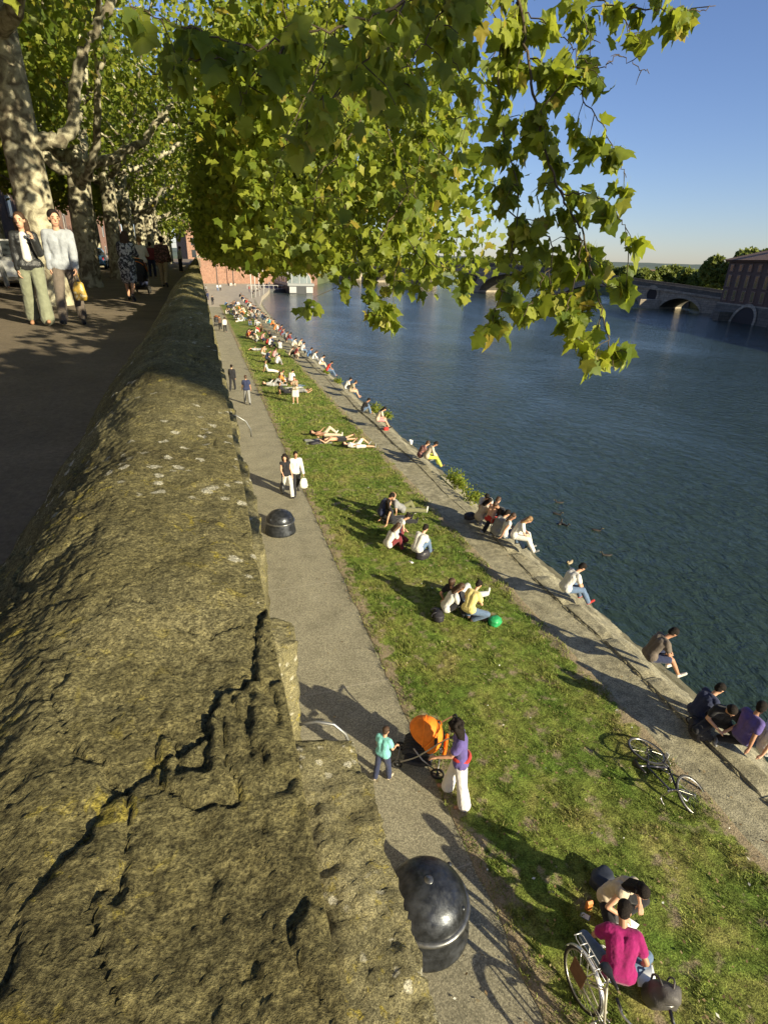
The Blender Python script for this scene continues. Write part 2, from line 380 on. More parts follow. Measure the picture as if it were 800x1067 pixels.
# ================================================================== SETTING
def grid(name, xs, ys, zf, mat, smooth=True):
    xs = np.asarray(xs, float); ys = np.asarray(ys, float)
    X, Y = np.meshgrid(xs, ys); X = X.ravel(); Y = Y.ravel()
    V = zf(X, Y); nx = len(xs); ny = len(ys)
    i = np.arange(nx-1)[None, :]+np.arange(ny-1)[:, None]*nx; i = i.ravel()
    F = np.stack([i, i+1, i+1+nx, i+nx], 1)
    return link(name, npmesh(name, V, F), mat, None, smooth)
def geo(a, b, d0, gr):
    out = [a]; d = d0
    while out[-1] < b: out.append(out[-1]+d); d *= gr
    return np.array(out)
# river
wat = MB().quad((-3000, -400, -0.9), (5000, -400, -0.9), (5000, 6000, -0.9), (-3000, 6000, -0.9)).build('river', WATER); tag(wat, kind='structure')

# lower path
ys = geo(-6, 125, 0.25, 1.02)
def shore(Y):   # extra sideways drift of the bank
    Y = np.asarray(Y, float); return np.where(Y > 55, (Y-55)**2*0.00038, 0.0)
def zf(X, Y): return np.stack([X, Y, 0.006*noise3(np.stack([X*1.2, Y*1.2, 0*X], 1))], 1)
tag(grid('path', np.linspace(-0.2, 3.6, 16), ys, zf, PATH), kind='structure')
# turf with a ragged edge
def zg(X, Y):
    u = (X-3.18)/(7.68-3.18)
    jl = 0.10*fbm(np.stack([Y*1.3, 0*Y, 0*Y+3], 1), 4); jr = 0.09*fbm(np.stack([Y*1.1, 0*Y+9, 0*Y+3], 1), 4)
    XX = X+np.where(u < 0.02, jl, 0)+np.where(u > 0.98, jr, 0)+shore(Y)*u*0.15
    Z = 0.030+0.012*noise3(np.stack([X*2.5, Y*2.5, 0*X], 1))+0.02*np.sin(np.clip(u, 0, 1)*math.pi)
    Z = np.where((u < 0.01) | (u > 0.99), 0.010, Z)
    return np.stack([XX, Y, Z], 1)
tag(grid('lawn', np.concatenate([[3.18], np.linspace(3.26, 7.60, 50), [7.68]]), geo(-5, 116, 0.09, 1.01), zg, GRASS), kind='structure')
# grass blades
def blades():
    # density falls with distance while blades grow
    Xs = []; Ys = []; S = []
    for y0, y1, dens, sz in ((1.5, 9, 2100, 1.0), (9, 16, 1300, 1.2), (16, 30, 480, 1.7), (30, 60, 130, 2.4)):
        n = int((y1-y0)*4.4*dens); x = rng.uniform(3.15, 7.66, n); y = rng.uniform(y0, y1, n)
        e1 = np.clip(1-(x-3.1)*1.9, 0, 1); e2 = np.clip(1-(7.65-x)*2.6, 0, 1)
        cl = fbm(np.stack([x*2.2, y*2.2, 0*x+5], 1), 3)
        keep = (cl-0.55*np.maximum(e1, e2)) > rng.uniform(-0.75, 0.25, n)
        Xs.append(x[keep]); Ys.append(y[keep]); S.append(np.full(keep.sum(), sz)*(1+0.8*np.clip(cl[keep], -0.5, 0.7)))
    x = np.concatenate(Xs); y = np.concatenate(Ys); s = np.concatenate(S); n = len(x)
    h = rng.uniform(0.025, 0.075, n)*s; wd = rng.uniform(0.004, 0.008, n)*s
    a = rng.uniform(0, 2*np.pi, n); la = rng.uniform(0, 2*np.pi, n); l = rng.uniform(0.2, 1.1, n)*h
    z = np.full(n, 0.025)
    p0 = np.stack([x-np.cos(a)*wd, y-np.sin(a)*wd, z], 1); p1 = np.stack([x+np.cos(a)*wd, y+np.sin(a)*wd, z], 1)
    p2 = np.stack([x+np.cos(la)*l, y+np.sin(la)*l, z+h], 1)
    V = np.stack([p0, p1, p2], 1).reshape(-1, 3); F = np.arange(3*n).reshape(-1, 3)
    return npmesh('grass', V, F)
tag(link('grass', blades(), BLADES), 'short green grass growing over the sunny lawn strip', 'grass', kind='stuff')

# fallen leaves and scraps trodden into the lawn, path and quay
def litter():
    n = 2600; x = np.where(rng.random(n) < .7, rng.uniform(3.2, 7.7, n), rng.uniform(1.2, 9.0, n)); y = 1.5+rng.random(n)**1.5*45
    a = rng.uniform(0, 6.28, n); s = rng.uniform(.012, .035, n); z = np.where((x > 3.2) & (x < 7.65), .075, .018)
    P = []
    for q in range(4):
        P.append(np.stack([x+np.cos(a+q*1.57)*s*(1 if q % 2 else .6), y+np.sin(a+q*1.57)*s*(1 if q % 2 else .6), z+rng.uniform(0, .02, n)], 1))
    return npmesh('leaf_litter', np.stack(P, 1).reshape(-1, 3), np.arange(4*n).reshape(-1, 4))
LIT = leaf_mat('dry_leaf', [(0.0, (0.10, 0.06, 0.03)), (0.6, (0.26, 0.18, 0.09)), (0.93, (0.35, 0.29, 0.17)), (0.97, (0.6, 0.6, 0.55)), (1.0, (0.6, 0.6, 0.55))], 0.1)
tag(link('leaf_litter', litter(), LIT), 'dry leaves and small scraps scattered over lawn, path and quay', 'leaf litter', kind='stuff')

# quay: concrete walk, row of big stones, sloping apron down to the water
def zq(X, Y):
    e = fbm(np.stack([X*2.2, Y*2.2, 0*X], 1), 4)
    Z = 0.004+0.006*e
    jt = 8.62+0.05*np.sin(Y*0.9)+0.05*noise3(np.stack([Y*0.8, 0*Y, 0*Y], 1))
    edge = 9.06+0.07*noise3(np.stack([Y*0.9, 0*Y+2, 0*Y], 1)); st = (X > jt) & (X < edge)
    row = np.floor(Y/1.55+0.25*noise3(np.stack([Y*0.3, 0*Y, 0*Y], 1))); fy = Y/1.55-np.floor(Y/1.55)
    tilt = 0.022*np.sin(row*12.9898)
    Z = np.where(st, 0.035+tilt+0.022*e, Z)
    Z = np.where(st & ((fy < 0.025) | (fy > 0.975)), Z-0.07, Z)
    gw = 0.012+0.012*noise3(np.stack([Y*2.3, 0*Y+7, 0*Y], 1)); Z = np.where(np.abs(X-jt-0.02) < gw, -0.015, Z)
    sl = X >= edge
    crs = np.floor((X-edge)/0.36); Z = np.where(sl, -0.06-(X-edge)*0.52-crs*0.035+0.05*e+0.035*np.sin(np.floor(Y/1.1+crs*.37)*7.7+crs*3), Z)
    return np.stack([X+shore(Y)+np.where(X > 9.3, 0.02*noise3(np.stack([Y*1.7, 0*Y, 0*Y], 1)), 0), Y, Z], 1)
tag(grid('quay', np.concatenate([np.linspace(7.4, 8.5, 12), np.linspace(8.52, 8.80, 24), np.linspace(8.82, 11.2, 64)]), geo(-6, 150, 0.045, 1.0055), zq, QUAY), kind='structure')

# plaza at the far end
PLZ = M_('plaza_paving', (0.36, 0.31, 0.24), 0.9, 0, 0.10, 0.8, 0.01)
tag(MB().prism([(-4, 112), (10.2, 112), (13.6, 142), (17.5, 165), (20, 182), (24, 195), (34, 215), (-4, 215)], -3, 0.016).build('plaza', PLZ), kind='structure')

# ------------------------------------------------------------------ parapet wall
PZ = 7.22
wp = empty('parapet_wall', (0, 0, 0))
tag(wp, 'long stone parapet and retaining wall with a rounded mossy coping', 'wall')
CRK = [hit(x, y, 8.03)[:2] for x, y in ((8, 1075), (35, 985), (85, 910), (120, 850), (165, 812), (215, 772), (226, 725), (262, 700), (268, 660), (280, 600), (262, 560))]
def coping():
    ysn = np.concatenate([np.arange(-0.30, 1.0, 0.0030), 1.0+np.cumsum(0.0030*1.0088**np.arange(0, 700))])
    ysn = ysn[ysn < 150]
    us = np.linspace(0, 1, 230)
    U, Y = np.meshgrid(us, ysn); U = U.ravel(); Y = Y.ravel()
    # cross-section: left drop, domed top, right drop
    xl = -0.46+0.02*noise3(np.stack([Y*1.5, 0*Y, 0*Y], 1)); xr = 0.042+0.010*noise3(np.stack([Y*2.2, 0*Y+4, 0*Y], 1))
    t = np.clip((U-0.14)/0.74, 0, 1)
    X = xl+(xr-xl)*t
    k = np.clip(0.68-t, 0, 1)/0.68
    Z = 8.050-0.30*k**1.9-0.03*np.clip((t-0.62)/0.38, 0, 1)**2
    ld = np.clip((0.14-U)/0.14, 0, 1); rd = np.clip((U-0.88)/0.12, 0, 1)
    Z = Z-ld*0.40-rd*0.17
    X = X-np.where(U < 0.14, -0.03*ld, 0)+np.where(U > 0.88, -0.015*rd, 0)
    # single coping stones beyond the first long one: bulge and joint
    f = np.where(Y > 2.1, (Y-2.1)/0.95, 0.5); fr = f-np.floor(f); idn = np.floor(f)
    rise = np.where(Y > 2.1, 0.085*(np.sin(np.pi*fr)**0.5-0.78)+0.026*np.sin(idn*5.7), 0.0)
    top = 1-ld; Z = Z+rise*top*np.clip((Y-1.8)/1.2, 0, 1)
    X = X+np.where(Y > 2.1, 0.02*np.sin(idn*3.1)+0.02*(0.5-np.abs(fr-0.5)), 0)*np.where(t > 0.5, 1, -1)
    P = np.stack([X, Y, Z*0.7], 1)
    fade = np.clip(6/np.maximum(Y, 0.5), 0.25, 1)
    d = 0.013*fbm(P*np.array([6.0, 3.2, 6.0]), 5, 0.55)+0.0045*fbm(P*np.array([30., 22., 30.]), 4, 0.6, True)*np.clip(1.1-t, 0.25, 1)
    # diagonal, layered ridges on the left half
    q = P[:, 0]*0.9+P[:, 1]*0.35; lay = fbm(np.stack([q*26, (P[:, 1]-P[:, 0])*3.0, P[:, 2]*4], 1), 3, 0.55, True)
    lay2 = fbm(np.stack([(P[:, 0]*1.0+P[:, 1]*0.55)*9+0.6*noise3(P*3), (P[:, 1]-P[:, 0])*1.1, P[:, 2]*2], 1), 2, 0.5, True)
    d = d+(0.012*lay+0.034*lay2)*np.clip(1.25-1.45*t, 0.08, 1)
    fz = fbm(np.stack([P[:, 0]*7.5+P[:, 1]*2.5, P[:, 1]*3.4-P[:, 0]*2, P[:, 2]*3], 1), 4, 0.6); fm = np.clip(fbm(P*np.array([2.6, 2.0, 2.6])+8, 2)*3+0.45, 0.1, 1)*(1-0.86*np.exp(-((Y-0.80)/0.42)**2)*np.clip((t-0.35)/0.2, 0, 1))
    d = d-0.0075*np.exp(-(fz/0.032)**2)*fm-0.0065*np.clip(fz*3, -1, 1)*fm
    # pits
    pit = fbm(P*np.array([55., 55., 55.]), 2); d = d-0.001*pit
    nearm = Y < 3.2; pn = P[nearm]; dd2 = 0.0035*fbm(pn*np.array([90., 70., 90.]), 3, 0.65, True)+0.0022*fbm(pn*240., 2, 0.6); dd2 = dd2*np.clip(1.2-0.6*t[nearm], .5, 1); d[nearm] = d[nearm]+dd2
    # the long crack
    dist = np.full(len(X), 9.0); side = np.zeros(len(X)); near = Y < 2.6
    px = X[near]+0.011*fbm(P[near]*24, 4, .65); py = Y[near]+0.011*fbm(P[near]*24+9, 4, .65); dn = np.full(near.sum(), 9.0); sn = np.zeros(near.sum())
    for (ax, ay), (bx, by) in zip(CRK[:-1], CRK[1:]):
        vx, vy = bx-ax, by-ay; L2 = vx*vx+vy*vy
        tt = np.clip(((px-ax)*vx+(py-ay)*vy)/L2, 0, 1); dd = np.hypot(px-ax-tt*vx, py-ay-tt*vy)
        cr = (vx*(py-ay)-vy*(px-ax)); sn = np.where(dd < dn, np.sign(cr), sn); dn = np.minimum(dn, dd)
    dist[near] = dn; side[near] = sn
    taper = np.clip((2.3-Y)/0.6, 0, 1)
    cw = 0.0022+0.0045*np.clip(noise3(np.stack([Y*26, X*26, 0*Y+5], 1)), 0, 1)
    ck = np.clip(0.55+1.5*noise3(np.stack([Y*11, X*11, 0*Y], 1)), 0.0, 1); d = d-0.009*np.exp(-(dist/cw)**2)*taper*ck-0.003*(side > 0)*np.exp(-(dist/0.05))*taper
    Z = Z+d*np.where(rd > 0.2, 0.3, 1)
    X = X+np.where((ld > 0.2), -d*1.2, 0)+np.where(rd > 0.2, d*0.35, 0)
    nx = len(us); ny = len(ysn)
    i = (np.arange(nx-1)[None, :]+np.arange(ny-1)[:, None]*nx).ravel()
    return npmesh('coping', np.stack([X, Y, Z], 1), np.stack([i, i+1, i+1+nx, i+nx], 1))
link('coping', coping(), STONE, wp, True)
# stepped ledge stones on the river side
def ledge():
    ysn = np.concatenate([np.arange(-0.2, 2.0, 0.009), 2.0+np.cumsum(0.009*1.009**np.arange(0, 560))]); ysn = ysn[ysn < 150]
    us = np.linspace(0, 1, 46); U, Y = np.meshgrid(us, ysn); U = U.ravel(); Y = Y.ravel()
    def sm(a, b, v): tt = np.clip((v-a)/(b-a), 0, 1); return tt*tt*(3-2*tt)
    # outline of the projecting stones
    w_ = 0.290-0.243*sm(1.14, 1.20, Y)+0.155*sm(1.50, 1.62, Y)*(1-sm(1.74, 1.86, Y))+0.125*sm(1.98, 2.4, Y)
    w_ = w_+0.010*fbm(np.stack([Y*5, 0*Y, 0*Y], 1), 4)+0.012*np.sin(np.floor(Y/0.9)*9.1)*(Y > 2.4)
    X = -0.02+(w_+0.02)*np.clip(U/0.6, 0, 1)+0.0*U
    Z = 7.21-0.05*np.clip(U/0.6, 0, 1)**2-np.clip((U-0.6)/0.4, 0, 1)*0.55
    f = Y/0.9-np.floor(Y/0.9)
    Z = Z-0.02*((f < 0.02) & (Y > 2.4))*(U < 0.6)
    P = np.stack([X, Y, Z], 1); d = 0.020*fbm(P*9, 5, 0.62)+0.012*fbm(P*28, 4, 0.65, True)-0.07*np.clip(1-U/0.30, 0, 1)
    Z = Z+d*(U < 0.62); X = X+d*(U > 0.5)
    nx = len(us); ny = len(ysn); i = (np.arange(nx-1)[None, :]+np.arange(ny-1)[:, None]*nx).ravel()
    return npmesh('ledge', np.stack([X, Y, Z], 1), np.stack([i, i+1, i+1+nx, i+nx], 1))
link('ledge', ledge(), STONE2, wp, True)
MB().box(-0.42, -0.03, -8, 150, 7.0, 7.80).box(-0.6, 0.02, -8, 205, -0.4, 7.1).build('wall_core', BLOCK, wp)
# metal hoop on the end of the ledge
hp = [dep(x, y, d) for x, y, d in ((312, 755, 1.62), (330, 752, 1.62), (348, 755, 1.62), (360, 765, 1.64), (366, 780, 1.67), (366, 790, 1.70))]
tag(MB().tube(hp, 0.0045, 10).build('metal_hoop', M_('galvanised', (0.30, 0.30, 0.29), 0.45, 0.7, 0.1, 60), None, True), 'bent grey metal rod hooked over the near end of the ledge stone', 'metal rod')
hp = [dep(x, y, d) for x, y, d in ((238, 432, 4.4), (246, 433, 4.4), (256, 439, 4.45), (261, 447, 4.5), (262, 455, 4.55))]
tag(MB().tube(hp, 0.006, 8).build('metal_hoop', _mc['galvanised'], None, True), 'dark bent metal rod curving off the wall further along beside the path', 'metal rod')

# promenade
tag(MB().prism([(-0.55, -8), (-0.55, 205), (-60, 205), (-60, -8)], 6.6, PZ).build('promenade', PROM), kind='structure')
RD = M_('asphalt_road', (0.055, 0.054, 0.052), 0.9, 0, 0.15, 3, 0.005)
tag(MB().quad((-9.0, -8, PZ+.006), (-9.0, 204, PZ+.006), (-16.0, 204, PZ+.006), (-16.0, -8, PZ+.006)).build('road', RD), kind='structure')
tag(MB().box(-8.95, -8.7, -8, 204, PZ+0.001, PZ+0.12).build('kerb', M_('kerb_stone', (0.3, 0.28, 0.25), 0.9)), kind='structure')
tag(MB().box(-18.5, -16.0, -8, 204, PZ+0.001, PZ+0.14).build('pavement', M_('pavement_slabs', (0.22, 0.2, 0.17), 0.9)), kind='structure')

# houses along the promenade ------------------------------------------------
FR = M_('painted_frame', (0.55, 0.52, 0.46), 0.6); SHUT = M_('shutter_paint', (0.16, 0.13, 0.12), 0.7)
def facade_house(y0, y1, h, wall, label, x=-18.5, nfl=4, wn=3, depth=10):
    e = empty('town_house', (x, (y0+y1)/2, PZ)); tag(e, label, 'house', 'brick houses behind the promenade trees')
    hw = (y1-y0)/2-0.01
    MB().box(-depth, 0, -hw, hw, 0, h).build('wall', wall, e)
    roof = MB(); roof.add([(-depth-.4, -hw, h), (0.5, -hw, h), (0.5, hw, h), (-depth-.4, hw, h), (-depth/2, -hw, h+2.2), (-depth/2, hw, h+2.2)], [(0, 4, 5, 3), (1, 2, 5, 4), (0, 1, 4), (3, 5, 2), (0, 3, 2, 1)])
    roof.build('roof', M_('clay_tiles', (0.20, 0.12, 0.08), 0.9, 0, 0.2, 6, 0.03), e)
    fh = h/nfl; first = None
    for fl in range(nfl):
        for k in range(wn):
            yc = -hw+(k+0.5)*2*hw/wn; zb = fl*fh+(0.3 if fl == 0 else 0.8)
            if first is None:
                f = MB().box(0.0, 0.10, -0.65, 0.65, 0, 2.1).build('window', FR); g = MB().box(0.101, 0.115, -0.5, -0.03, 0.12, 1.98).box(0.101, 0.115, 0.03, 0.5, 0.12, 1.98).build('pane', GLASS_D, f)
                s1 = MB().box(0.02, 0.08, -1.2, -0.68, 0, 2.1).build('shutter', SHUT, f); s2 = MB().box(0.02, 0.08, 0.68, 1.2, 0, 2.1).build('shutter', SHUT, f); first = (f, g, s1, s2)
            else:
                f = first[0].copy(); col.objects.link(f)
                for q in first[1:]: c2 = q.copy(); col.objects.link(c2); c2.parent = f
            f.parent = e; f.location = (0.002, yc, zb)
yy = -4
for i, (wd, hh, mt, lb) in enumerate(((14, 13, BRICKD, 'tall dark brick house behind the nearest plane tree'), (12, 14.5, BRICK, 'red brick house behind the second plane tree'), (13, 12.5, BRICKD, 'dark brick house partly hidden behind the third plane tree'),
        (15, 14, BRICK, 'red brick house beyond the parked blue car'), (16, 13, BRICK, 'distant brick house seen between the far tree trunks'), (20, 14, BRICKD, 'farthest dark house glimpsed along the promenade'))):
    facade_house(yy, yy+wd, hh, mt, lb); yy += wd
for wd in (22, 24, 24, 24): 
    facade_house(yy, yy+wd, 13.5, BRICK, 'far brick house hidden deep behind the promenade trees'); yy += wd

# ------------------------------------------------------------------ far bank, quay wall and houses beyond the plaza
e = empty('river_wall', (0, 0, 0)); tag(e, 'orange brick river wall with a vaulted opening painted as dark shade behind the moored boat', 'wall')
def wallseg(a, b, h, z0=-2.0, th=1.5):
    a = Vector((a[0], a[1], 0)); b = Vector((b[0], b[1], 0)); d = (b-a).normalized(); n = Vector((-d.y, d.x, 0))*th
    mb = MB(); pts = [a, b, b+n, a+n]
    return mb.prism([(p.x, p.y) for p in pts], z0, h)
for k, (a, b, h) in enumerate((((0, 207), (40, 222), 7.6), ((40, 222), (52, 262), 6.6), ((52, 262), (64, 305), 6.0), ((64, 305), (76, 345), 6.0), ((76, 345), (230, 520), 5.5))):
    wallseg(a, b, h).build('wall_panel', BRICK, e)
    wallseg(a, b, h+0.9, h+0.002, 0.5).build('coping', BLOCK, e)
DARK = M_('painted_opening_shade', (0.035, 0.03, 0.028), 0.95)  # even dark colour that holds the shade inside openings
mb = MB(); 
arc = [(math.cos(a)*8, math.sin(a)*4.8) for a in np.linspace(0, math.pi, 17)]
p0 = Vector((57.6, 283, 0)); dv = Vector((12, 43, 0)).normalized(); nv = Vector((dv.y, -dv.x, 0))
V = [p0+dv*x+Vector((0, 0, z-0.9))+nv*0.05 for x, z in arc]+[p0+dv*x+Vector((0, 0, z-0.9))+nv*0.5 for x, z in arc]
n_ = len(arc); mb.add(V, [tuple(range(n_, 2*n_))]+[(i, i+1, n_+i+1, n_+i) for i in range(n_-1)]); mb.build('vault_shade_sheet', DARK, e)  # dark arch face set on the wall, interior shade painted
for i, (a, b, h, mt, lb) in enumerate((((-2, 212), (14, 218), 17, BRICK, 'brick house above the far end of the plaza'), ((16, 219), (36, 227), 15, BRICK, 'brick house behind the flagpoles'),
      ((46, 238), (58, 280), 15, BRICK, 'brick house above the dark vault by the boat'), ((62, 296), (76, 340), 14, BRICK, 'brick house near the far end of the old bridge'))):
    he = empty('riverside_house', (a[0], a[1], 0)); tag(he, lb, 'house')
    d = Vector((b[0]-a[0], b[1]-a[1], 0)); L = d.length; he.rotation_euler = (0, 0, math.atan2(d.y, d.x))
    MB().box(0, L, 2.2, 12, -0.5, h).build('wall', mt, he)
    MB().add([(-.4, 1.8, h), (L+.4, 1.8, h), (L+.4, 12.4, h), (-.4, 12.4, h), (0, 7, h+2.4), (L, 7, h+2.4)], [(0, 1, 5, 4), (2, 3, 4, 5), (0, 4, 3), (1, 2, 5), (0, 3, 2, 1)]).build('roof', _mc['clay_tiles'], he)
    nn = int(L/4); 
    for fl in range(2):
        for k in range(nn):
            MB().box((k+.5)*L/nn-.7, (k+.5)*L/nn+.7, 2.1, 2.25, 7.8+fl*3.6, 10.0+fl*3.6).build('window', GLASS_D, he)

# ------------------------------------------------------------------ old arched bridge
BA = Vector((123, 110, 0)); BB = Vector((72, 330, 0)); BD = (BB-BA); BL = BD.length; BD.normalize()
be = empty('arched_bridge', (BA.x, BA.y, 0), math.atan2(BD.y, BD.x)); tag(be, 'old stone bridge with wide arches and round holes painted as dark discs on its piers', 'bridge')
ZW = -0.9
pier_t = [22.5, 58, 97, 140, 178, 208]      # pier centres along the deck
def deck_z(t): return 2.6+5.7*math.sin(math.pi/2*min(1, max(0, t/125)))-(0 if t < 160 else (t-160)*.03)
BW = 9.0   # width (local -y is towards the camera side?)
def bridge():
    hw = 2.9; ends = [5.5]+pier_t+[BL+2]; top = []; ts = np.linspace(-8, BL+8, 120)
    # spandrel outline face split in cells: build by columns between arch curve and deck
    mb = MB(); inr = MB()
    spans = [(ends[i]+hw*0.9, ends[i+1]-hw*0.9) for i in range(len(ends)-1)]
    def under(t):
        for a, b in spans:
            if a < t < b:
                c = (a+b)/2; r = (b-a)/2; hgt = min(r*0.62, deck_z(c)-ZW-1.6)
                return ZW-0.6+hgt*math.sqrt(max(0, 1-((t-c)/r)**2))+0.6*max(0, 1-((t-c)/r)**2)
        return ZW-3
    cols = sorted(set([round(v, 3) for v in list(np.arange(-8, BL+8, 0.9))+[x for s in spans for x in (s[0]+.001, s[0]+.25, s[0]+.6, s[1]-.001, s[1]-.25, s[1]-.6)]]))
    for y in (-BW/2, BW/2):
        V = []; F = []
        for t in cols: V += [(t, y, under(t)), (t, y, deck_z(t)-0.4)]
        for i in range(len(cols)-1): F.append((2*i, 2*i+2, 2*i+3, 2*i+1))
        mb.add(V, F)
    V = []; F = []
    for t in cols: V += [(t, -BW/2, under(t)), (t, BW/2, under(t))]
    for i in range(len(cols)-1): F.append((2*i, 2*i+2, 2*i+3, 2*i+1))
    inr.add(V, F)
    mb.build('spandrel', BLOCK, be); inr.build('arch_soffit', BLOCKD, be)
    # arch rings
    for a, b in spans:
        c = (a+b)/2; r = (b-a)/2; pts = [(c-r*math.cos(q), under(c-r*math.cos(q)*0.999)) for q in np.linspace(0.02, math.pi-0.02, 22)]
        for y in (-BW/2-.15, BW/2+.15):
            m2 = MB(); V = []
            for x, z in pts: V += [(x, y, z), (x, y, z+1.0), (x, y*0.96, z+1.0), (x, y*0.96, z-0.02)]
            F = []
            for i in range(len(pts)-1):
                o = 4*i
                F += [(o, o+4, o+5, o+1), (o+1, o+5, o+6, o+2), (o+3, o+7, o+4, o)]
            m2.add(V, F); m2.build('arch_ring', BLOCK, be)
    # piers with cutwaters, round openings painted as flat discs of shade
    for t in pier_t:
        z = deck_z(t)
        poly = [(t-hw, -BW/2-0.3), (t, -BW/2-4.2), (t+hw, -BW/2-0.3), (t+hw, BW/2+0.3), (t, BW/2+4.2), (t-hw, BW/2+0.3)]
        pr = MB().prism(poly, -3, 1.3).build('pier', BLOCK, be)
        pr2 = MB().prism([(t-hw*.8, -BW/2-0.3), (t, -BW/2-3.0), (t+hw*.8, -BW/2-0.3)], 1.301, 2.2).build('cutwater', BLOCK, pr)
        for y in (-BW/2-0.06, BW/2+0.06):
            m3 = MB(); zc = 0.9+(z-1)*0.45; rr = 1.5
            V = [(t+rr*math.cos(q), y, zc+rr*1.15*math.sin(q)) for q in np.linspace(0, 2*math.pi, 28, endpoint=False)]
            m3.add(V, [tuple(range(28))]); m3.build('opening_shade_disc', DARK, pr)
            V = []; F = []
            for q in np.linspace(0, 2*math.pi, 28, endpoint=False):
                for r2 in (rr, rr+0.65): V.append((t+r2*math.cos(q), y*1.025, zc+r2*1.12*math.sin(q)))
            for i in range(28): F.append((2*i, 2*i+1, (2*i+3) % 56, (2*i+2) % 56))
            MB().add(V, F).build('opening_ring', BLOCK, pr)
    # deck, parapets, string course
    V = []; F = []; ts = np.linspace(-8, BL+8, 60)
    dk = MB()
    for t in ts: V += [(t, -BW/2-.35, deck_z(t)-.55), (t, -BW/2-.35, deck_z(t)), (t, BW/2+.35, deck_z(t)), (t, BW/2+.35, deck_z(t)-.55)]
    for i in range(len(ts)-1):
        o = 4*i; F += [(o, o+4, o+5, o+1), (o+1, o+5, o+6, o+2), (o+2, o+6, o+7, o+3), (o+3, o+7, o+4, o)]
    dk.add(V, F); dk.build('deck', BLOCK, be)
    for y in (-BW/2-.1, BW/2-.2):
        V = []; F = []
        for t in ts: V += [(t, y, deck_z(t)), (t, y, deck_z(t)+1.0), (t, y+.3, deck_z(t)+1.0), (t, y+.3, deck_z(t))]
        for i in range(len(ts)-1):
            o = 4*i; F += [(o, o+4, o+5, o+1), (o+1, o+5, o+6, o+2), (o+2, o+6, o+7, o+3)]
        MB().add(V, F).build('parapet', BLOCKD, be)
bridge()
def pole_lamp(name, loc, h, label, cat='street lamp', group=None, r=0.07):
    e = empty(name, loc); tag(e, label, cat, group)
    MB().tube([(0, 0, 0), (0, 0, 0.5), (0, 0, h)], [r*1.6, r*1.1, r*0.7], 8).build('post', BLACKM, e, True)
    MB().lathe([(0.02, h+.02), (0.2, h+.06), (0.28, h+.5), (0.22, h+.75), (0.04, h+.95)], 8).build('lantern', M_('lamp_glass', (0.55, 0.55, 0.5), 0.3), e)
for i, t in enumerate((85, 110, 135, 160, 185)):
    p = BA+BD*t; pole_lamp('bridge_lamp', (p.x, p.y, deck_z(t)), 5.5, 'thin dark lamp post standing on the deck of the old bridge', 'street lamp', 'lamp posts along the bridge deck', 0.09)
for i, (x, y, zt) in enumerate(((227, 298, 0), (243.5, 296, 0))):
    p = hit(x, y, 0.0); pole_lamp('plaza_lamp', (p[0], p[1], 0.016), 10.5, ('tall dark lamp post at the far end of the path, left of the other', 'tall dark lamp post on the plaza, nearer the flagpoles')[i], 'street lamp', None, 0.14)
WHT = M_('white_paint', (0.55, 0.54, 0.52), 0.5, 0, 0.04)
for i, x in enumerate((262.5, 266.5, 270.5, 275.0)):
    p = hit(x, 311-i*1.2, 0.0); f = tag(MB().tube([(0, 0, 0), (0, 0, 9.5)], [0.10, 0.07], 8).build('flagpole', WHT, None, True), 'bare white flagpole on the plaza corner by the water', 'flagpole', 'row of white flagpoles'); f.location = (p[0], p[1], 0.0)
# tower crane far beyond
ce = empty('tower_crane', (330, 900, 10)); tag(ce, 'tiny yellowish tower crane on the skyline beyond the bridge', 'crane')
YEL = M_('crane_paint', (0.45, 0.33, 0.18), 0.6)
def lattice(mb, a, b, w, nseg, r=0.16):
    a = Vector(a); b = Vector(b); d = (b-a).normalized(); u = d.orthogonal().normalized()*w/2; v = d.cross(u).normalized()*w/2
    cs = [u+v, u-v, -u-v, -u+v]
    for c in cs: mb.tube([a+c, b+c], r, 5)
    for i in range(nseg):
        p = a.lerp(b, i/nseg); q = a.lerp(b, (i+1)/nseg)
        for k in range(4): mb.tube([p+cs[k], q+cs[(k+1) % 4]], r*.6, 4, cap=False)
m = MB(); lattice(m, (0, 0, 0), (0, 0, 62), 2.2, 14, .28); m.build('mast', YEL, ce)
m = MB(); lattice(m, (-14, 0, 62), (26, -12, 63), 1.6, 14, .26); m.build('jib', YEL, ce)

# ------------------------------------------------------------------ hospital building on the right bank
hb = empty('brick_riverside_building', (0, 0, 0)); tag(hb, 'long dark brick building on a stone base rising from the water at the right', 'building')
A = Vector((105.6, 103.8, 0)); B = Vector((100.2, 84.0, 0)); DD = (B-A).normalized(); B = A+DD*95; NN = Vector((-DD.y, DD.x, 0));
if NN.x < 0: NN = -NN
hb.location = A; hb.rotation_euler = (0, 0, math.atan2(DD.y, DD.x))
sy = 1 if (Vector((-DD.y, DD.x, 0))-NN).length < 1e-3 else -1    # local y pointing away from the river
Lb, Db = 95.0, 22.0
def qy(y): return y*sy
base = MB()
bt = 1.2 # batter
poly = [(0, 0, -3), (Lb, 0, -3), (Lb, qy(Db), -3), (0, qy(Db), -3), (bt*.6, qy(bt), 2.2), (Lb, qy(bt), 2.2), (Lb, qy(Db), 2.2), (bt*.6, qy(Db), 2.2)]
base.add(poly, [(0, 1, 5, 4), (1, 2, 6, 5), (2, 3, 7, 6), (3, 0, 4, 7), (4, 5, 6, 7)]); base.build('base', BLOCKD, hb)
MB().box(1.0, Lb, min(qy(1.5), qy(Db)), max(qy(1.5), qy(Db)), 2.2, 10.3).build('wall', BRICKD, hb)
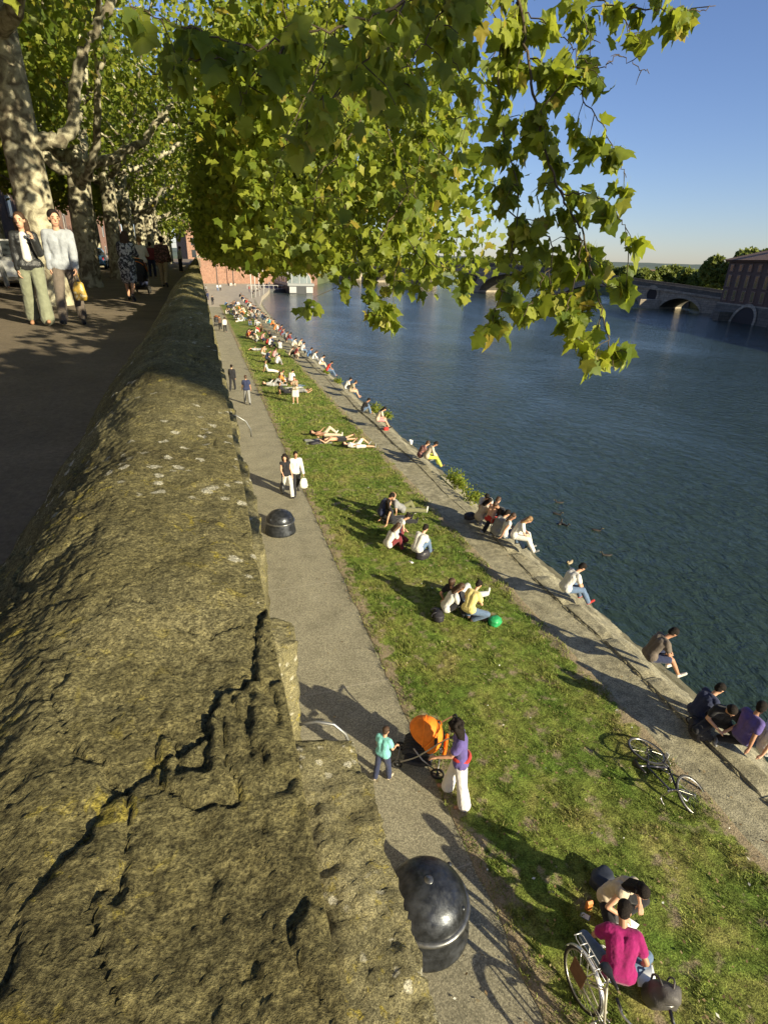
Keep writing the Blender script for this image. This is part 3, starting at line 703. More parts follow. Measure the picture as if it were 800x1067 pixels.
MB().box(0.7, Lb, min(qy(1.2), qy(Db)), max(qy(1.2), qy(Db)), 2.0, 2.45).build('string_course', BLOCK, hb)
MB().box(0.5, Lb, min(qy(1.0), qy(Db)), max(qy(1.0), qy(Db)), 10.3, 10.65).build('cornice', BRICKD, hb)
rf = MB(); o = 0.6
rf.add([(o-.9, qy(.4), 10.66), (Lb, qy(.4), 10.66), (Lb, qy(Db+.5), 10.66), (o-.9, qy(Db+.5), 10.66), (9, qy(Db/2), 14.2), (Lb, qy(Db/2), 14.2)], [(0, 1, 5, 4), (2, 3, 4, 5), (3, 0, 4), (1, 2, 5), (0, 3, 2, 1)])
rfo = rf.build('roof', _mc['clay_tiles'], hb)
MB().box(12, 13.2, min(qy(9), qy(10.5)), max(qy(9), qy(10.5)), 12.5, 16.0).build('chimney', BRICK, rfo)
wf = None
for row, (z0, hh) in enumerate(((3.0, 1.9), (5.6, 2.2), (8.6, 1.2))):
    for k in range(30):
        x = 2.6+k*1.55*1.95
        if x > Lb-2 or x > 46: break
        me_key = 'wn%d' % row
        if k == 0:
            m1 = MB().box(-.62, .62, -.12, .12, -.1, hh+.12).build('window', M_('old_brick_frame', (0.24, 0.16, 0.12), 0.9), hb)
            m2 = MB().box(-.42, .42, -.14, .14, .05, hh-.03).build('pane', GLASS_D, m1); pr = (m1, m2)
        else:
            m1 = pr[0].copy(); col.objects.link(m1); m1.parent = hb; m2 = pr[1].copy(); col.objects.link(m2); m2.parent = m1
        m1.location = (x, qy(1.46), z0)
for k in range(3):
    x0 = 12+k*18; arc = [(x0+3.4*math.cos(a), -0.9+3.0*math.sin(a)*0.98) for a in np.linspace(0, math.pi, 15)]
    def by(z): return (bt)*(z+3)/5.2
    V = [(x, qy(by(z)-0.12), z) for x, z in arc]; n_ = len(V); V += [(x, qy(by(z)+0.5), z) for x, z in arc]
    ao = MB().add(V, [tuple(range(n_))]).build('vault', DARK, hb)  # flat dark face, shade of the vault put into its colour
    V = []; F = []
    for a in np.linspace(0, math.pi, 15):
        for r in (3.4, 4.1): z = -.9+r*0.9*math.sin(a); V.append((x0+r*math.cos(a), qy(by(z)-0.22), z))
    for i in range(14): F.append((2*i, 2*i+1, 2*i+3, 2*i+2))
    MB().add(V, F).build('vault_ring', BLOCK, ao)
for k in range(2):
    MB().prism([(5+k*18, qy(-1.6)), (7.2+k*18, qy(-1.6)), (7.6+k*18, qy(1.3)), (4.6+k*18, qy(1.3))], -3, 0.9).build('buttress', BLOCKD, hb)

# hills and far land
HILL = M_('hill_scrub', (0.075, 0.10, 0.085), 0.95, 0, 0.2, 0.01)
def zh(X, Y):
    Z = 10+30*np.clip(1-np.abs(Y-2300)/500, 0, 1)*(0.75+0.3*noise3(np.stack([X*.002, Y*.002, 0*X], 1)))+6*noise3(np.stack([X*.01, Y*.01, 0*X], 1))
    return np.stack([X, Y, Z-8*(Y < 1900)], 1)
tag(grid('hills', np.linspace(-2500, 4500, 160), np.linspace(1750, 2900, 30), zh, HILL), kind='structure')
LAND = M_('far_land', (0.09, 0.11, 0.05), 0.95, 0, 0.25, 0.05)
tag(MB().prism([(128, 118), (112, 84), (100, 30), (92, -60), (900, -300), (3000, 1800), (1500, 1800), (400, 700), (215, 380), (150, 200), (128, 130)], -4, 2.0).build('right_bank', LAND), kind='structure')
tag(MB().prism([(-60, 209), (0, 209), (40, 224), (53, 262), (65, 305), (77, 345), (232, 520), (600, 900), (1100, 1790), (-2500, 1790), (-2500, 209)], -4, 5.4).build('left_bank', LAND), kind='structure')
tag(MB().prism([(1, 208), (-60, 208), (-60, 204.5), (1, 204.5)], 5, PZ-.01).build('promenade_end', PROM), kind='structure')

# ================================================================== TREES
def leaf_shape(detail=True):
    """plane-tree leaf: five pointed lobes, unit size, stalk at the origin, tip along +Y; returns V, F (triangles)"""
    if detail:
        half = [(0.0, 0.02), (0.13, -0.06), (0.32, -0.03), (0.50, 0.07), (0.41, 0.16), (0.43, 0.26), (0.52, 0.35), (0.63, 0.50), (0.48, 0.53), (0.35, 0.58), (0.31, 0.68), (0.24, 0.80), (0.12, 0.87), (0.0, 1.07)]
    else:
        half = [(0.0, 0.0), (0.42, 0.0), (0.38, 0.22), (0.60, 0.48), (0.31, 0.60), (0.0, 1.05)]
    c = (0.0, 0.34, 0.0)
    V = [c]; pts = half+[(-x, y) for x, y in reversed(half[1:-1])]
    for x, y in pts: V.append((x, y, -0.34*x*x-0.30*(y-0.34)**2+0.18*abs(x)))
    n = len(pts); F = [(0, 1+i, 1+(i+1) % n) for i in range(n)]
    V = np.array(V, float); V[:, 1] -= 0.0
    return V, np.array(F)
LV_HI = leaf_shape(True); LV_LO = leaf_shape(False)
def rot_from(dirs, norms):
    y = dirs/np.linalg.norm(dirs, axis=1)[:, None]
    z = norms-(norms*y).sum(1)[:, None]*y; z /= np.linalg.norm(z, axis=1)[:, None]
    x = np.cross(y, z); return np.stack([x, y, z], 2)   # columns
def leaves_mesh(name, P, S, shape, droop=0.9, jitter=0.7, petiole=False):
    n = len(P); V0, F0 = shape
    d = rng.normal(size=(n, 3))*jitter; d[:, 2] -= droop
    nm = rng.normal(size=(n, 3))*0.75+np.array([tosun.x, tosun.y, tosun.z+0.55])*0.9
    Rm = rot_from(d, nm)
    sc = S[:, None, None]
    VV = np.repeat(V0[None], n, 0); VV[:, :, 2] *= rng.uniform(-.6, 2.6, (n, 1)); VV[:, :, 0] *= rng.uniform(.75, 1.1, (n, 1))
    W = np.einsum('nij,nvj->nvi', Rm, VV)*sc*rng.uniform([0.85], [1.12], (n, 1))[:, :, None]+P[:, None, :]
    V = W.reshape(-1, 3); F = (F0[None]+np.arange(n)[:, None, None]*len(V0)).reshape(-1, 3)
    if petiole:   # thin stalk: sliver of two triangles going up and back
        a = P; up = -d/np.linalg.norm(d, axis=1)[:, None]*0.35+rng.normal(size=(n, 3))*0.25; up[:, 2] += 0.5
        b = P+up*S[:, None]*0.5; sd = np.cross(up, rng.normal(size=(n, 3))); sd /= np.linalg.norm(sd, axis=1)[:, None]; sd *= 0.0016
        PV = np.stack([a-sd, a+sd, b], 1).reshape(-1, 3); PF = np.arange(3*n).reshape(-1, 3)+len(V)
        V = np.concatenate([V, PV]); F = np.concatenate([F, PF])
    return npmesh(name, V, F)

def curve_pts(pts, n=8, wob=0.0):
    """Catmull-Rom through pts"""
    pts = [np.array(p, float) for p in pts]; P = [2*pts[0]-pts[1]]+pts+[2*pts[-1]-pts[-2]]; out = []
    for i in range(1, len(P)-2):
        for k in range(n):
            t = k/n; a, b, c, d = P[i-1], P[i], P[i+1], P[i+2]
            q = 0.5*((2*b)+(-a+c)*t+(2*a-5*b+4*c-d)*t*t+(-a+3*b-3*c+d)*t**3)
            out.append(q+(np.array([random.gauss(0, 1) for _ in range(3)])*wob if wob else 0))
    out.append(pts[-1]); return out
def taper(n, a, b, p=1.0): return [a+(b-a)*(i/(n-1))**p for i in range(n)]

def limb_tree(y, x, seed, height=5.0, first=None, rad=0.42, nl=5):
    """returns trunk MB and limb tip points"""
    rs = random.Random(seed); mb = MB(); lean = rs.uniform(-.15, .25)
    tp = curve_pts([(0, 0, -0.1), (0.02, 0, 0.6), (lean*.4, rs.uniform(-.1, .1), height*0.5), (lean, rs.uniform(-.15, .15), height)], 6)
    rr = [rad*(1.35 if i == 0 else 1.12 if i < 3 else 1.0-0.12*i/len(tp)) for i in range(len(tp))]
    mb.tube(tp, rr, 18)
    top = tp[-1]; tips = []; limbs = []
    for k in range(nl):
        a = 2*math.pi*k/nl+rs.uniform(-.3, .3)+0.2; z0 = height-rs.uniform(0.1, 1.3) if k else height-0.2
        s = np.array([top[0]*z0/height, 0, z0]); L = rs.uniform(5.5, 8.5); rise = rs.uniform(.45, .95)
        if k == 0 and first: limbs.append([np.array(p, float) for p in first]); continue
        dx, dy = math.cos(a), math.sin(a)
        limbs.append([s, s+np.array([dx*L*.22, dy*L*.22, L*.08]), s+np.array([dx*L*.42, dy*L*.42, L*.32*rise+.3]), s+np.array([dx*L*.62+rs.uniform(-.4, .4), dy*L*.62+rs.uniform(-.4, .4), L*.75*rise]), s+np.array([dx*L*.85, dy*L*.85, L*1.15*rise])])
    limbs.append([top*0.98, top+np.array([.1, .2, 1.6]), top+np.array([-.2, -.1, 3.4]), top+np.array([.3, .3, 6.5])])
    for lp in limbs:
        c = curve_pts(lp, 7, 0.035); r0 = rad*rs.uniform(.42, .6); mb.tube(c, taper(len(c), r0, .045, .8), 10); tips.append(c[-1])
        for j in range(5):
            i = int(len(c)*rs.uniform(.25, .9)); s = c[i]; r1 = max(.03, (r0+(0.045-r0)*(i/len(c))**.8)*.6)
            d = np.array([rs.gauss(0, 1), rs.gauss(0, 1), rs.uniform(-.1, 1.3)]); d /= np.linalg.norm(d); L = rs.uniform(1.8, 3.8)
            if s[0]+d[0]*L > 6.3: d[0] = -abs(d[0])
            cc = curve_pts([s, s+d*L*.35+np.array([0, 0, .15]), s+d*L*.7+np.array([rs.uniform(-.3, .3), rs.uniform(-.3, .3), .2]), s+d*L+np.array([0, 0, -.15])], 5, .03)
            mb.tube(cc, taper(len(cc), r1, .014), 6); tips.append(cc[-1])
            for q in range(2):
                ii = rs.randrange(3, len(cc)); s2 = cc[ii]; d2 = np.array([rs.gauss(0, 1), rs.gauss(0, 1), rs.uniform(-1.0, .7)]); d2 /= np.linalg.norm(d2); L2 = rs.uniform(.8, 1.8)
                c3 = curve_pts([s2, s2+d2*L2*.5, s2+d2*L2+np.array([0, 0, -.25])], 4, .02); mb.tube(c3, taper(len(c3), .016, .005), 4, cap=False); tips.append(c3[-1])
    return mb, tips
def crown_points(cx, cy, n, seed, x0, x1, ry, ztop, per=26, rad=0.55, tips=None, skirt=True, zlow=3.3, hang=1.0, edgebias=0.5):
    """clumps of leaves in the crown volume, local coordinates about the trunk base at promenade height"""
    g = np.random.default_rng(seed); nc = n//per; C = []
    xm, xr = (x0+x1)/2, (x1-x0)/2
    while len(C) < nc:
        if skirt and g.random() < 0.42:      # hanging outer sprays over the wall and the river path
            x = g.uniform(4.2, 8.6); yv = g.uniform(-ry, ry); top = g.uniform(2.6, 6.5); L = g.uniform(1.2, 4.6)*hang
            zmin = 0.95+max(0, (5.0-x))*1.2
            for q in range(int(L/.35)):
                z = top-q*.35
                if z > zmin and len(C) < nc: C.append((x+g.normal()*.12, yv+g.normal()*.12, z, .30))
            continue
        p = g.normal(size=3); p /= np.linalg.norm(p); r = g.random()**(1/3 if g.random() > edgebias else 1/9)
        x = xm+p[0]*xr*r; yv = p[1]*ry*r; zc = (zlow+ztop)/2; z = zc+p[2]*(ztop-zlow)/2*r
        lo = 4.9-(0 if cy < 60 else 1.2)-max(0, x-1.2)*.95; lo = max(.9, lo)
        if z < lo: continue
        if noise3(np.array([[x*.45+cx, yv*.45+cy, z*.45+seed]]))[0] < -0.16: continue     # gaps
        C.append((x, yv, z, rad))
    if tips is not None:
        for t in tips: C.append((t[0], t[1], t[2], .5))
    C = np.array(C); k = g.integers(int(per*.6), int(per*1.4), len(C)); I = np.repeat(np.arange(len(C)), k)
    P = C[I, :3]+g.normal(size=(len(I), 3))*C[I, 3:4]*np.array([.8, .8, .55])
    return P

TX = -3.8
def cull(P, base_):
    """carve sun corridors through the foliage, so that light reaches the coping in bands"""
    W = P+np.array(base_); T = np.array([tosun.x, tosun.y, tosun.z]); h = (W[:, 0]+.2)/T[0]; yw = W[:, 1]-T[1]*h; zz = W[:, 2]-T[2]*h
    u = np.log(np.clip(yw, .3, 300))*5.5
    nb = noise3(np.stack([u*1.25, zz*.5, 0*u+2.2], 1))+0.35*noise3(np.stack([u*4, W[:, 0]*.6, 0*u], 1))
    kill = (h > 0) & (zz > 7.3) & (zz < 8.75) & (nb > np.where(yw < 2.2, -9, 0.09))  # drops leaves that would shade the chosen bright bands
    return P[~kill]
tree_specs = []
for i in range(11):
    tree_specs.append((16.0+8.3*i, TX, i))
tlabels = ['thick mottled plane tree nearest at the left, its trunk behind the walking couple', 'plane tree with a long low limb reaching right, second along the promenade', 'third plane tree along the promenade, left of the stroller',
  'fourth plane tree trunk just left of the patterned coat', 'pale fifth plane tree trunk above the stroller walkers', 'sixth plane tree, its trunk pale beside the fifth']+['far plane tree in the row where the trunks merge']*5
for (y, x, i) in tree_specs:
    x = x+(.45 if i == 0 else 0); e = empty('plane_tree', (x, y, PZ)); tag(e, tlabels[i], 'tree', 'plane trees along the promenade')
    first = None
    if i == 0: first = [(0.2, 0, 3.3), (0.95, -.1, 3.55), (1.35, -.2, 4.7), (1.95, -.3, 5.6), (2.9, -.4, 6.6), (4.2, -.5, 7.3), (6.3, -.6, 7.6)]
    if i == 1: first = [(0.1, 0, 4.0), (1.2, -.1, 4.05), (2.3, -.2, 4.6), (3.3, -.3, 5.6), (4.6, -.3, 6.4), (6.6, -.6, 6.5)]
    mb, tips = limb_tree(y, x, 100+i*3, (6.2, 4.3, 4.6, 5.2, 4.6, 5, 4.5, 5, 4.6, 5, 5)[i], first, (.40, .40, .36, .36, .42, .36, .36, .36, .36, .36, .36)[i], 5 if i < 5 else 4)
    mb.build('trunk', BARK, e, True)
    n = (30000, 28000, 22000, 16000, 12000, 9000, 6500, 6500, 5500, 5000, 5000)[i]; s = (.165, .17, .19, .21, .24, .26, .30, .32, .34, .36, .38)[i]
    P = crown_points(x, y, n, 50+i, -5.6, 7.6, 5.4, 13.0, tips=tips, rad=.5+.02*i)
    P = cull(P, (x, y, PZ)); link('crown', leaves_mesh('crown', P, rng.uniform(.7, 1.25, len(P))*s, LV_LO, .8, .7), LEAF, e)
# second row of planes further from the river
for i in range(7):
    y = 12+9.5*i; e = empty('plane_tree', (-12.2 if i % 2 else -7.6-.6*i, y, PZ)); tag(e, ['shaded plane tree of the back row at the left edge', 'plane tree of the back row standing by the parked white car', 'slim plane tree of the back row behind the blue car'][i] if i < 3 else 'far plane tree of the back row among other trunks', 'tree', 'back row of plane trees')
    e.location.x = -8.2; mb, tips = limb_tree(y, -8, 300+i*7, 5.5, None, .3, 4); mb.build('trunk', BARK, e, True)
    P = crown_points(-8, y, 9500, 90+i, -6, 6, 5.2, 12.5, tips=tips, skirt=False, rad=.6, zlow=4.0)
    link('crown', leaves_mesh('crown', P, rng.uniform(.7, 1.25, len(P))*.27, LV_LO, .8, .7), LEAF, e)

# the near tree, trunk outside the frame at the left; its branches hang into the picture
nt_ = empty('plane_tree', (TX, 7.4, PZ)); tag(nt_, 'near plane tree whose leafy branches hang over the wall and river in front of everything', 'tree', 'plane trees along the promenade')
base = np.array([TX, 7.4, PZ])
mb, tips = limb_tree(7.4, TX, 55, 5.2, [(0.1, 0, 4.6), (1.4, -1.2, 5.6), (2.9, -2.6, 6.3), (4.6, -4.0, 6.2), (5.6, -4.6, 5.6)], .43, 5)
# foreground branches: (points in photo-plane coordinates with their real depth, leaf density per metre, spread, leaf size)
FG = [
 # right hanging branch and its side shoots
 ([(500, -330, 4.2), (530, -120, 3.5), (541, 0, 3.15), (551, 70, 3.1), (563, 140, 3.05), (583, 200, 3.0), (606, 240, 2.95), (617, 290, 2.9), (630, 340, 2.85), (640, 385, 2.8)], .011, 52, .15, .118),
 ([(541, 0, 3.15), (520, 60, 3.2), (523, 130, 3.2), (540, 200, 3.1), (534, 260, 3.0), (524, 300, 2.9), (510, 345, 2.85)], .006, 58, .12, .115),
 ([(551, 60, 3.1), (585, 75, 3.0), (620, 120, 2.95), (642, 160, 2.9), (652, 185, 2.9)], .004, 55, .12, .115),
 ([(583, 200, 3.0), (620, 205, 2.9), (645, 225, 2.85), (655, 260, 2.8)], .004, 48, .12, .12),
 ([(606, 240, 2.95), (600, 290, 2.9), (590, 330, 2.85), (600, 365, 2.8)], .004, 55, .12, .12),
 ([(617, 290, 2.9), (640, 300, 2.85), (660, 292, 2.85)], .003, 36, .09, .115),
 ([(524, 215, 3.1), (575, 255, 3.0), (560, 300, 2.95), (545, 330, 2.9)], .004, 48, .12, .115),
 ([(541, 10, 3.15), (575, 30, 3.1), (600, 60, 3.0), (560, 120, 3.0)], .004, 60, .18, .115),
 # top right
 ([(530, -120, 3.5), (590, -25, 3.2), (640, 5, 3.1), (690, 10, 3.0), (725, 12, 3.0), (745, 6, 3.0)], .006, 40, .12, .11),
 ([(640, 5, 3.1), (655, 30, 3.0), (668, 45, 3.0)], .003, 36, .10, .11),
 ([(600, -10, 3.2), (610, 30, 3.1), (625, 45, 3.1)], .003, 42, .12, .11),
 # bare twigs
 ([(600, 60, 3.0), (628, 70, 2.9), (643, 57, 2.9), (660, 68, 2.9), (676, 77, 2.9)], .0028, 2, .04, .08),
 ([(440, 126, 3.6), (460, 125, 3.6), (486, 121, 3.6)], .0025, 2, .05, .08),
 # middle mass, a little farther
 ([(420, -300, 6.5), (405, -60, 5.6), (405, 40, 5.2), (392, 95, 5.1), (372, 130, 5.0), (350, 165, 5.0), (333, 182, 5.0), (325, 230, 4.9)], .013, 42, .26, .135),
 ([(392, 95, 5.1), (408, 150, 5.0), (425, 200, 4.9), (420, 250, 4.8), (410, 300, 4.7), (412, 340, 4.7)], .007, 52, .22, .13),
 ([(405, 20, 5.2), (430, 80, 5.0), (440, 140, 4.9), (432, 200, 4.8), (445, 255, 4.7)], .007, 50, .20, .13),
 ([(425, 200, 4.9), (395, 250, 4.7), (383, 290, 4.7), (380, 340, 4.6)], .006, 52, .16, .13),
 ([(420, 240, 4.8), (440, 270, 4.7), (470, 282, 4.6), (500, 287, 4.6)], .005, 40, .14, .125),
 ([(405, -40, 5.4), (450, 10, 5.0), (470, 60, 4.8), (468, 110, 4.7)], .006, 38, .18, .125),
 ([(405, -40, 5.4), (480, -20, 4.6), (520, 30, 4.2), (500, 90, 4.1), (480, 150, 4.1)], .006, 26, .18, .125),
 ([(440, 140, 4.9), (465, 165, 4.7), (475, 190, 4.7)], .005, 30, .10, .12),
 ([(350, 165, 5.0), (360, 220, 4.9), (372, 260, 4.8), (350, 300, 4.8)], .006, 46, .22, .13),
 ([(350, -60, 6.5), (335, 60, 6.0), (300, 140, 5.9), (285, 200, 5.8), (290, 250, 5.8)], .008, 20, .35, .13),
 ([(290, -60, 6.8), (300, 30, 6.3), (340, 90, 6.2), (400, 150, 6.0), (440, 180, 6.0)], .008, 18, .35, .13),
 # top-left big near leaves
 ([(560, -160, 2.7), (480, -30, 2.4), (420, 5, 2.2), (360, 25, 2.05), (300, 40, 2.0), (250, 48, 1.95), (205, 30, 1.9), (170, 20, 1.9), (135, 8, 1.9)], .006, 34, .12, .112),
 ([(420, 5, 2.2), (385, 60, 2.15), (350, 100, 2.1), (325, 110, 2.1), (318, 140, 2.1)], .004, 38, .12, .112),
 ([(300, 40, 2.0), (285, 75, 1.95), (262, 80, 1.95), (250, 110, 1.95)], .004, 36, .10, .11),
 ([(250, 48, 1.95), (215, 60, 1.9), (185, 65, 1.9), (160, 78, 1.9)], .0035, 28, .09, .11),
 ([(480, -30, 2.4), (450, 30, 2.4), (430, 60, 2.35), (415, 85, 2.3)], .004, 38, .14, .112),
 ([(350, 30, 2.6), (330, 80, 2.6), (310, 130, 2.6), (290, 160, 2.6)], .004, 26, .15, .13),
 ([(560, -160, 2.9), (520, -30, 2.8), (490, 15, 2.8), (470, 50, 2.8), (480, 75, 2.8)], .005, 44, .15, .12),
]
fgP = []; fgS = []; tw = MB()
for pts, r0, dens, spread, size in FG:
    W = [dep(*p)-base for p in pts]; c = curve_pts(W, 8, .006)
    tw.tube(c, taper(len(c), r0, max(.0018, r0*.22), .9), 7)
    seg = np.array(c); L = np.linalg.norm(np.diff(seg, axis=0), axis=1); cum = np.concatenate([[0], np.cumsum(L)]); tot = cum[-1]
    inpic = [k for k in range(len(pts)) if pts[k][1] > -60]
    nsh = max(2, int(tot*9))
    for k in range(nsh):
        s = tot*(k+random.random())/nsh; i = min(len(L)-1, int(np.searchsorted(cum, s))-1 if s > 0 else 0); i = max(i, 0)
        p = seg[i]+(seg[i+1]-seg[i])*((s-cum[i])/max(L[i], 1e-6))
        # side twig that droops
        d = np.array([random.gauss(0, 1), random.gauss(0, 1), random.uniform(-1.2, .4)]); d /= np.linalg.norm(d)
        ln = random.uniform(.5, 1.6)*spread; q = p+d*ln*.6; r = p+d*ln+np.array([0, 0, -.25*ln])
        tw.tube([p, q, r], [.0028, .002, .0012], 4, cap=False)
        nl = max(0, int(round(dens/5.6*random.uniform(.6, 1.4))))
        for _ in range(nl):
            u = random.random()**.7; b = p+(r-p)*u+np.array([max(-.6, min(.6, random.gauss(0, .3))), max(-.6, min(.6, random.gauss(0, .3))), max(-.6, min(.4, random.gauss(0, .3)))])*spread*.5
            fgP.append(b); fgS.append(size*random.uniform(.42, 1.0))
tr = mb.build('trunk', BARK, nt_, True)
tw.build('twigs', TWIG, nt_, True)
link('hanging_leaves', leaves_mesh('hanging_leaves', np.array(fgP), np.array(fgS), LV_HI, 1.0, .62, True), LEAF, nt_, False)
P = crown_points(TX, 7.4, 24000, 41, -5.6, 7.0, 5.2, 13.0, tips=tips, skirt=False, zlow=4.2)
# keep the space straight in front of the lens and over the river clear
W = P+base
keep = ~((W[:, 1] < 6.2) & (W[:, 0] > -1.5) & (W[:, 2] < 13.2)) & ~((W[:, 0] > -1.6) & (W[:, 2] < 12.2)) & ~((W[:, 0] > 0.6+0.12*W[:, 1]) & (W[:, 2] < 14.5)) & (W[:, 1] > 2.6)
P = cull(P[keep], base)
link('crown', leaves_mesh('crown', P, rng.uniform(.7, 1.2, len(P))*.155, LV_LO, .8, .7), LEAF, nt_)
# middle-distance hanging sprays of this tree over the wall
SP = []
g = np.random.default_rng(77)
for _ in range(50):
    px = g.uniform(215, 470); py = g.uniform(-40, 130) if px > 300 else g.uniform(-40, 100); dd = g.uniform(8, 13)
    if px > 440 and py > 60: continue
    p = dep(px, py, dd)-base
    for q in range(int(g.integers(2, 5))): SP.append((p[0]+g.normal()*.15, p[1]+g.normal()*.15, p[2]-q*.25))
SP = np.array(SP); I = np.repeat(np.arange(len(SP)), 22); PP = SP[I]+g.normal(size=(len(I), 3))*.24
PP = cull(PP, base); link('outer_leaves', leaves_mesh('outer_leaves', PP, g.uniform(.7, 1.2, len(PP))*.15, LV_LO, .9, .65), LEAF, nt_)

# tree of the same row standing level with the camera: its unseen crown is shaped along sun rays to shade the coping
e = empty('plane_tree', (TX, -1.6, PZ)); tag(e, 'unseen plane tree beside the camera, its crown shaped to throw dappled shade on the coping', 'tree', 'plane trees along the promenade')
mb, tips = limb_tree(-1.6, TX, 71, 5.0, [(0.1, 0, 4.4), (1.8, -.4, 4.9), (3.6, -.6, 4.9), (5.4, -.4, 4.6), (7.8, -.2, 4.2), (10.0, 0, 3.6)], .42, 4)
mb.build('trunk', BARK, e, True)
g = np.random.default_rng(31); C = []; tries = 0
FGW = (np.array(fgP)+base)[::6]; TS = np.array([tosun.x, tosun.y, tosun.z])
def in_view(p, m=60):
    v = np.array(p)-np.array([0, 0, CAMH]); c = v[0]*AX+v[1]*AY+v[2]*AZ
    if c[2] > -0.05: return False
    return -m < 400-FPX*c[0]/c[2] < 800+m and -m < 533.5+FPX*c[1]/c[2] < 1067+m
while len(C) < 800 and tries < 60000:
    tries += 1
    yw = g.uniform(2.3, 10.5); h = g.uniform(5.0, 15); p = (-.2+.53*h+g.normal()*.15, yw-.85*h, 8.05+.364*h+g.normal()*.15)  # leaf clumps placed on sun rays that end on the coping
    if in_view(p): continue
    dvec = FGW-np.array(p); tt_ = dvec@(-TS); near_ = np.linalg.norm(dvec+TS*tt_[:, None], axis=1)
    if np.mean((tt_ > 0) & (near_ < .28)) > 0.0: continue
    if rng.random() < 0: break
    if noise3(np.array([[yw*1.9+h*.15, h*.12, 3.3]]))[0] < -.05: continue
    C.append(p)
C = np.array(C); I = np.repeat(np.arange(len(C)), 26); P = C[I]+g.normal(size=(len(I), 3))*.20-np.array([TX, -1.6, PZ]); P = cull(P, (TX, -1.6, PZ))
link('crown', leaves_mesh('crown', P, g.uniform(.7, 1.2, len(P))*.16, LV_LO, .9, .65), LEAF, e)

# riverside trees beyond the bridge and behind the building
def round_tree(name, loc, r, h, n, lab, group, seed, size=.9):
    e = empty(name, loc); tag(e, lab, 'tree', group); g = np.random.default_rng(seed)
    t = MB(); t.tube([(0, 0, -.5), (.1, 0, h*.3), (0, .1, h*.55)], [r*.09, r*.06, r*.03], 8)
    for k in range(5):
        a = k*1.26; t.tube([(0, 0, h*.3), (math.cos(a)*r*.3, math.sin(a)*r*.3, h*.5), (math.cos(a)*r*.6, math.sin(a)*r*.6, h*.7)], [r*.04, r*.03, r*.01], 6)
    t.build('trunk', BARK, e, True)
    nl = 11; cc = np.stack([g.normal(0, r*.42, nl), g.normal(0, r*.42, nl), h*.30+g.uniform(0, h*.55, nl)], 1); cr = g.uniform(.34, .55, nl)*r
    cc[0] = (0, 0, h*.55); cr[0] = r*.75
    k = g.integers(0, nl, n); d = g.normal(size=(n, 3)); d /= np.linalg.norm(d, axis=1)[:, None]
    P = cc[k]+d*cr[k][:, None]*(g.random(n)**.22)[:, None]*np.array([1, 1, .9]); P = P[(P[:, 2] > h*.12)]
    me = leaves_mesh('crown', P, g.uniform(.6, 1.3, len(P))*size, LV_LO, .4, .9)
    link('crown', me, LEAFR, e)
RT = [(668, 300, 230, 8, 13), (690, 300, 250, 8.5, 14), (706, 300, 260, 9, 15.5), (722, 300, 245, 8.5, 14.5), (738, 300, 235, 9, 14.5), (652, 300, 300, 9, 14), (745, 300, 255, 9, 15)]
labs = ['round green tree beyond the bridge, over its round-holed pier', 'smaller round tree just right of the white house', 'large round tree in the middle of the group beyond the bridge', 'bright green tree between the large round one and the brick building', 'green tree touching the corner of the brick building', 'green tree beside the red house, partly behind leaves', 'tree rising just behind the left corner of the roof']
for i, (px, _, Y, r, h) in enumerate(RT):
    d = ray(px, 283); s = Y/math.hypot(d[0], d[1]); round_tree('riverside_tree', (d[0]*s, d[1]*s, 1.5), r*.62, h*.50, 5200, labs[i], 'trees beyond the bridge', 500+i, .95)
for i, (px, Y, r, h, z, lb) in enumerate(((752, 190, 5, 13.0, 1, 'tall tree rising behind the corner of the brick building roof'), (778, 185, 5, 13.6, 1, 'tree top showing above the ridge of the brick building'))):
    d = ray(px, 280); s = Y/math.hypot(d[0], d[1]); round_tree('riverside_tree', (d[0]*s, d[1]*s, z), r, h, 5000, lb, 'trees behind the brick building', 540+i, .8)
for i in range(9):
    px = 470+i*20; d = ray(px, 280); s = (430+20*(i % 3))/math.hypot(d[0], d[1]); round_tree('riverside_tree', (d[0]*s, d[1]*s, 4.5), 6, 6+1.5*(i % 3), 2600, 'distant dark tree in the line beyond the far river wall', 'distant trees behind the long river wall', 560+i, 1.5)
# two small houses by the far trees
for px, wd, mt, lb in ((675, 9, BRICK, 'small red house among the trees beyond the bridge'), (683, 10, WHT, 'small white house beside the red one beyond the bridge')):
    d = ray(px, 283); s = 330/math.hypot(d[0], d[1]); he = empty('small_house', (d[0]*s, d[1]*s, 2), R_(-30)); tag(he, lb, 'house')
    MB().box(-wd/2+.5, wd/2-.5, -4, 4, 0, 4.6).build('wall', mt, he)
    MB().add([(-wd/2, -4.5, 4.6), (wd/2, -4.5, 4.6), (wd/2, 4.5, 4.6), (-wd/2, 4.5, 4.6), (-wd/2, 0, 6.4), (wd/2, 0, 6.4)], [(0, 1, 5, 4), (2, 3, 4, 5), (0, 4, 3), (1, 2, 5), (0, 3, 2, 1)]).build('roof', _mc['clay_tiles'], he)
    for k in range(4): MB().box(-2.5+k*1.5, -1.8+k*1.5, -4.06, -3.9, 2.2, 3.7).build('window', GLASS_D, he)
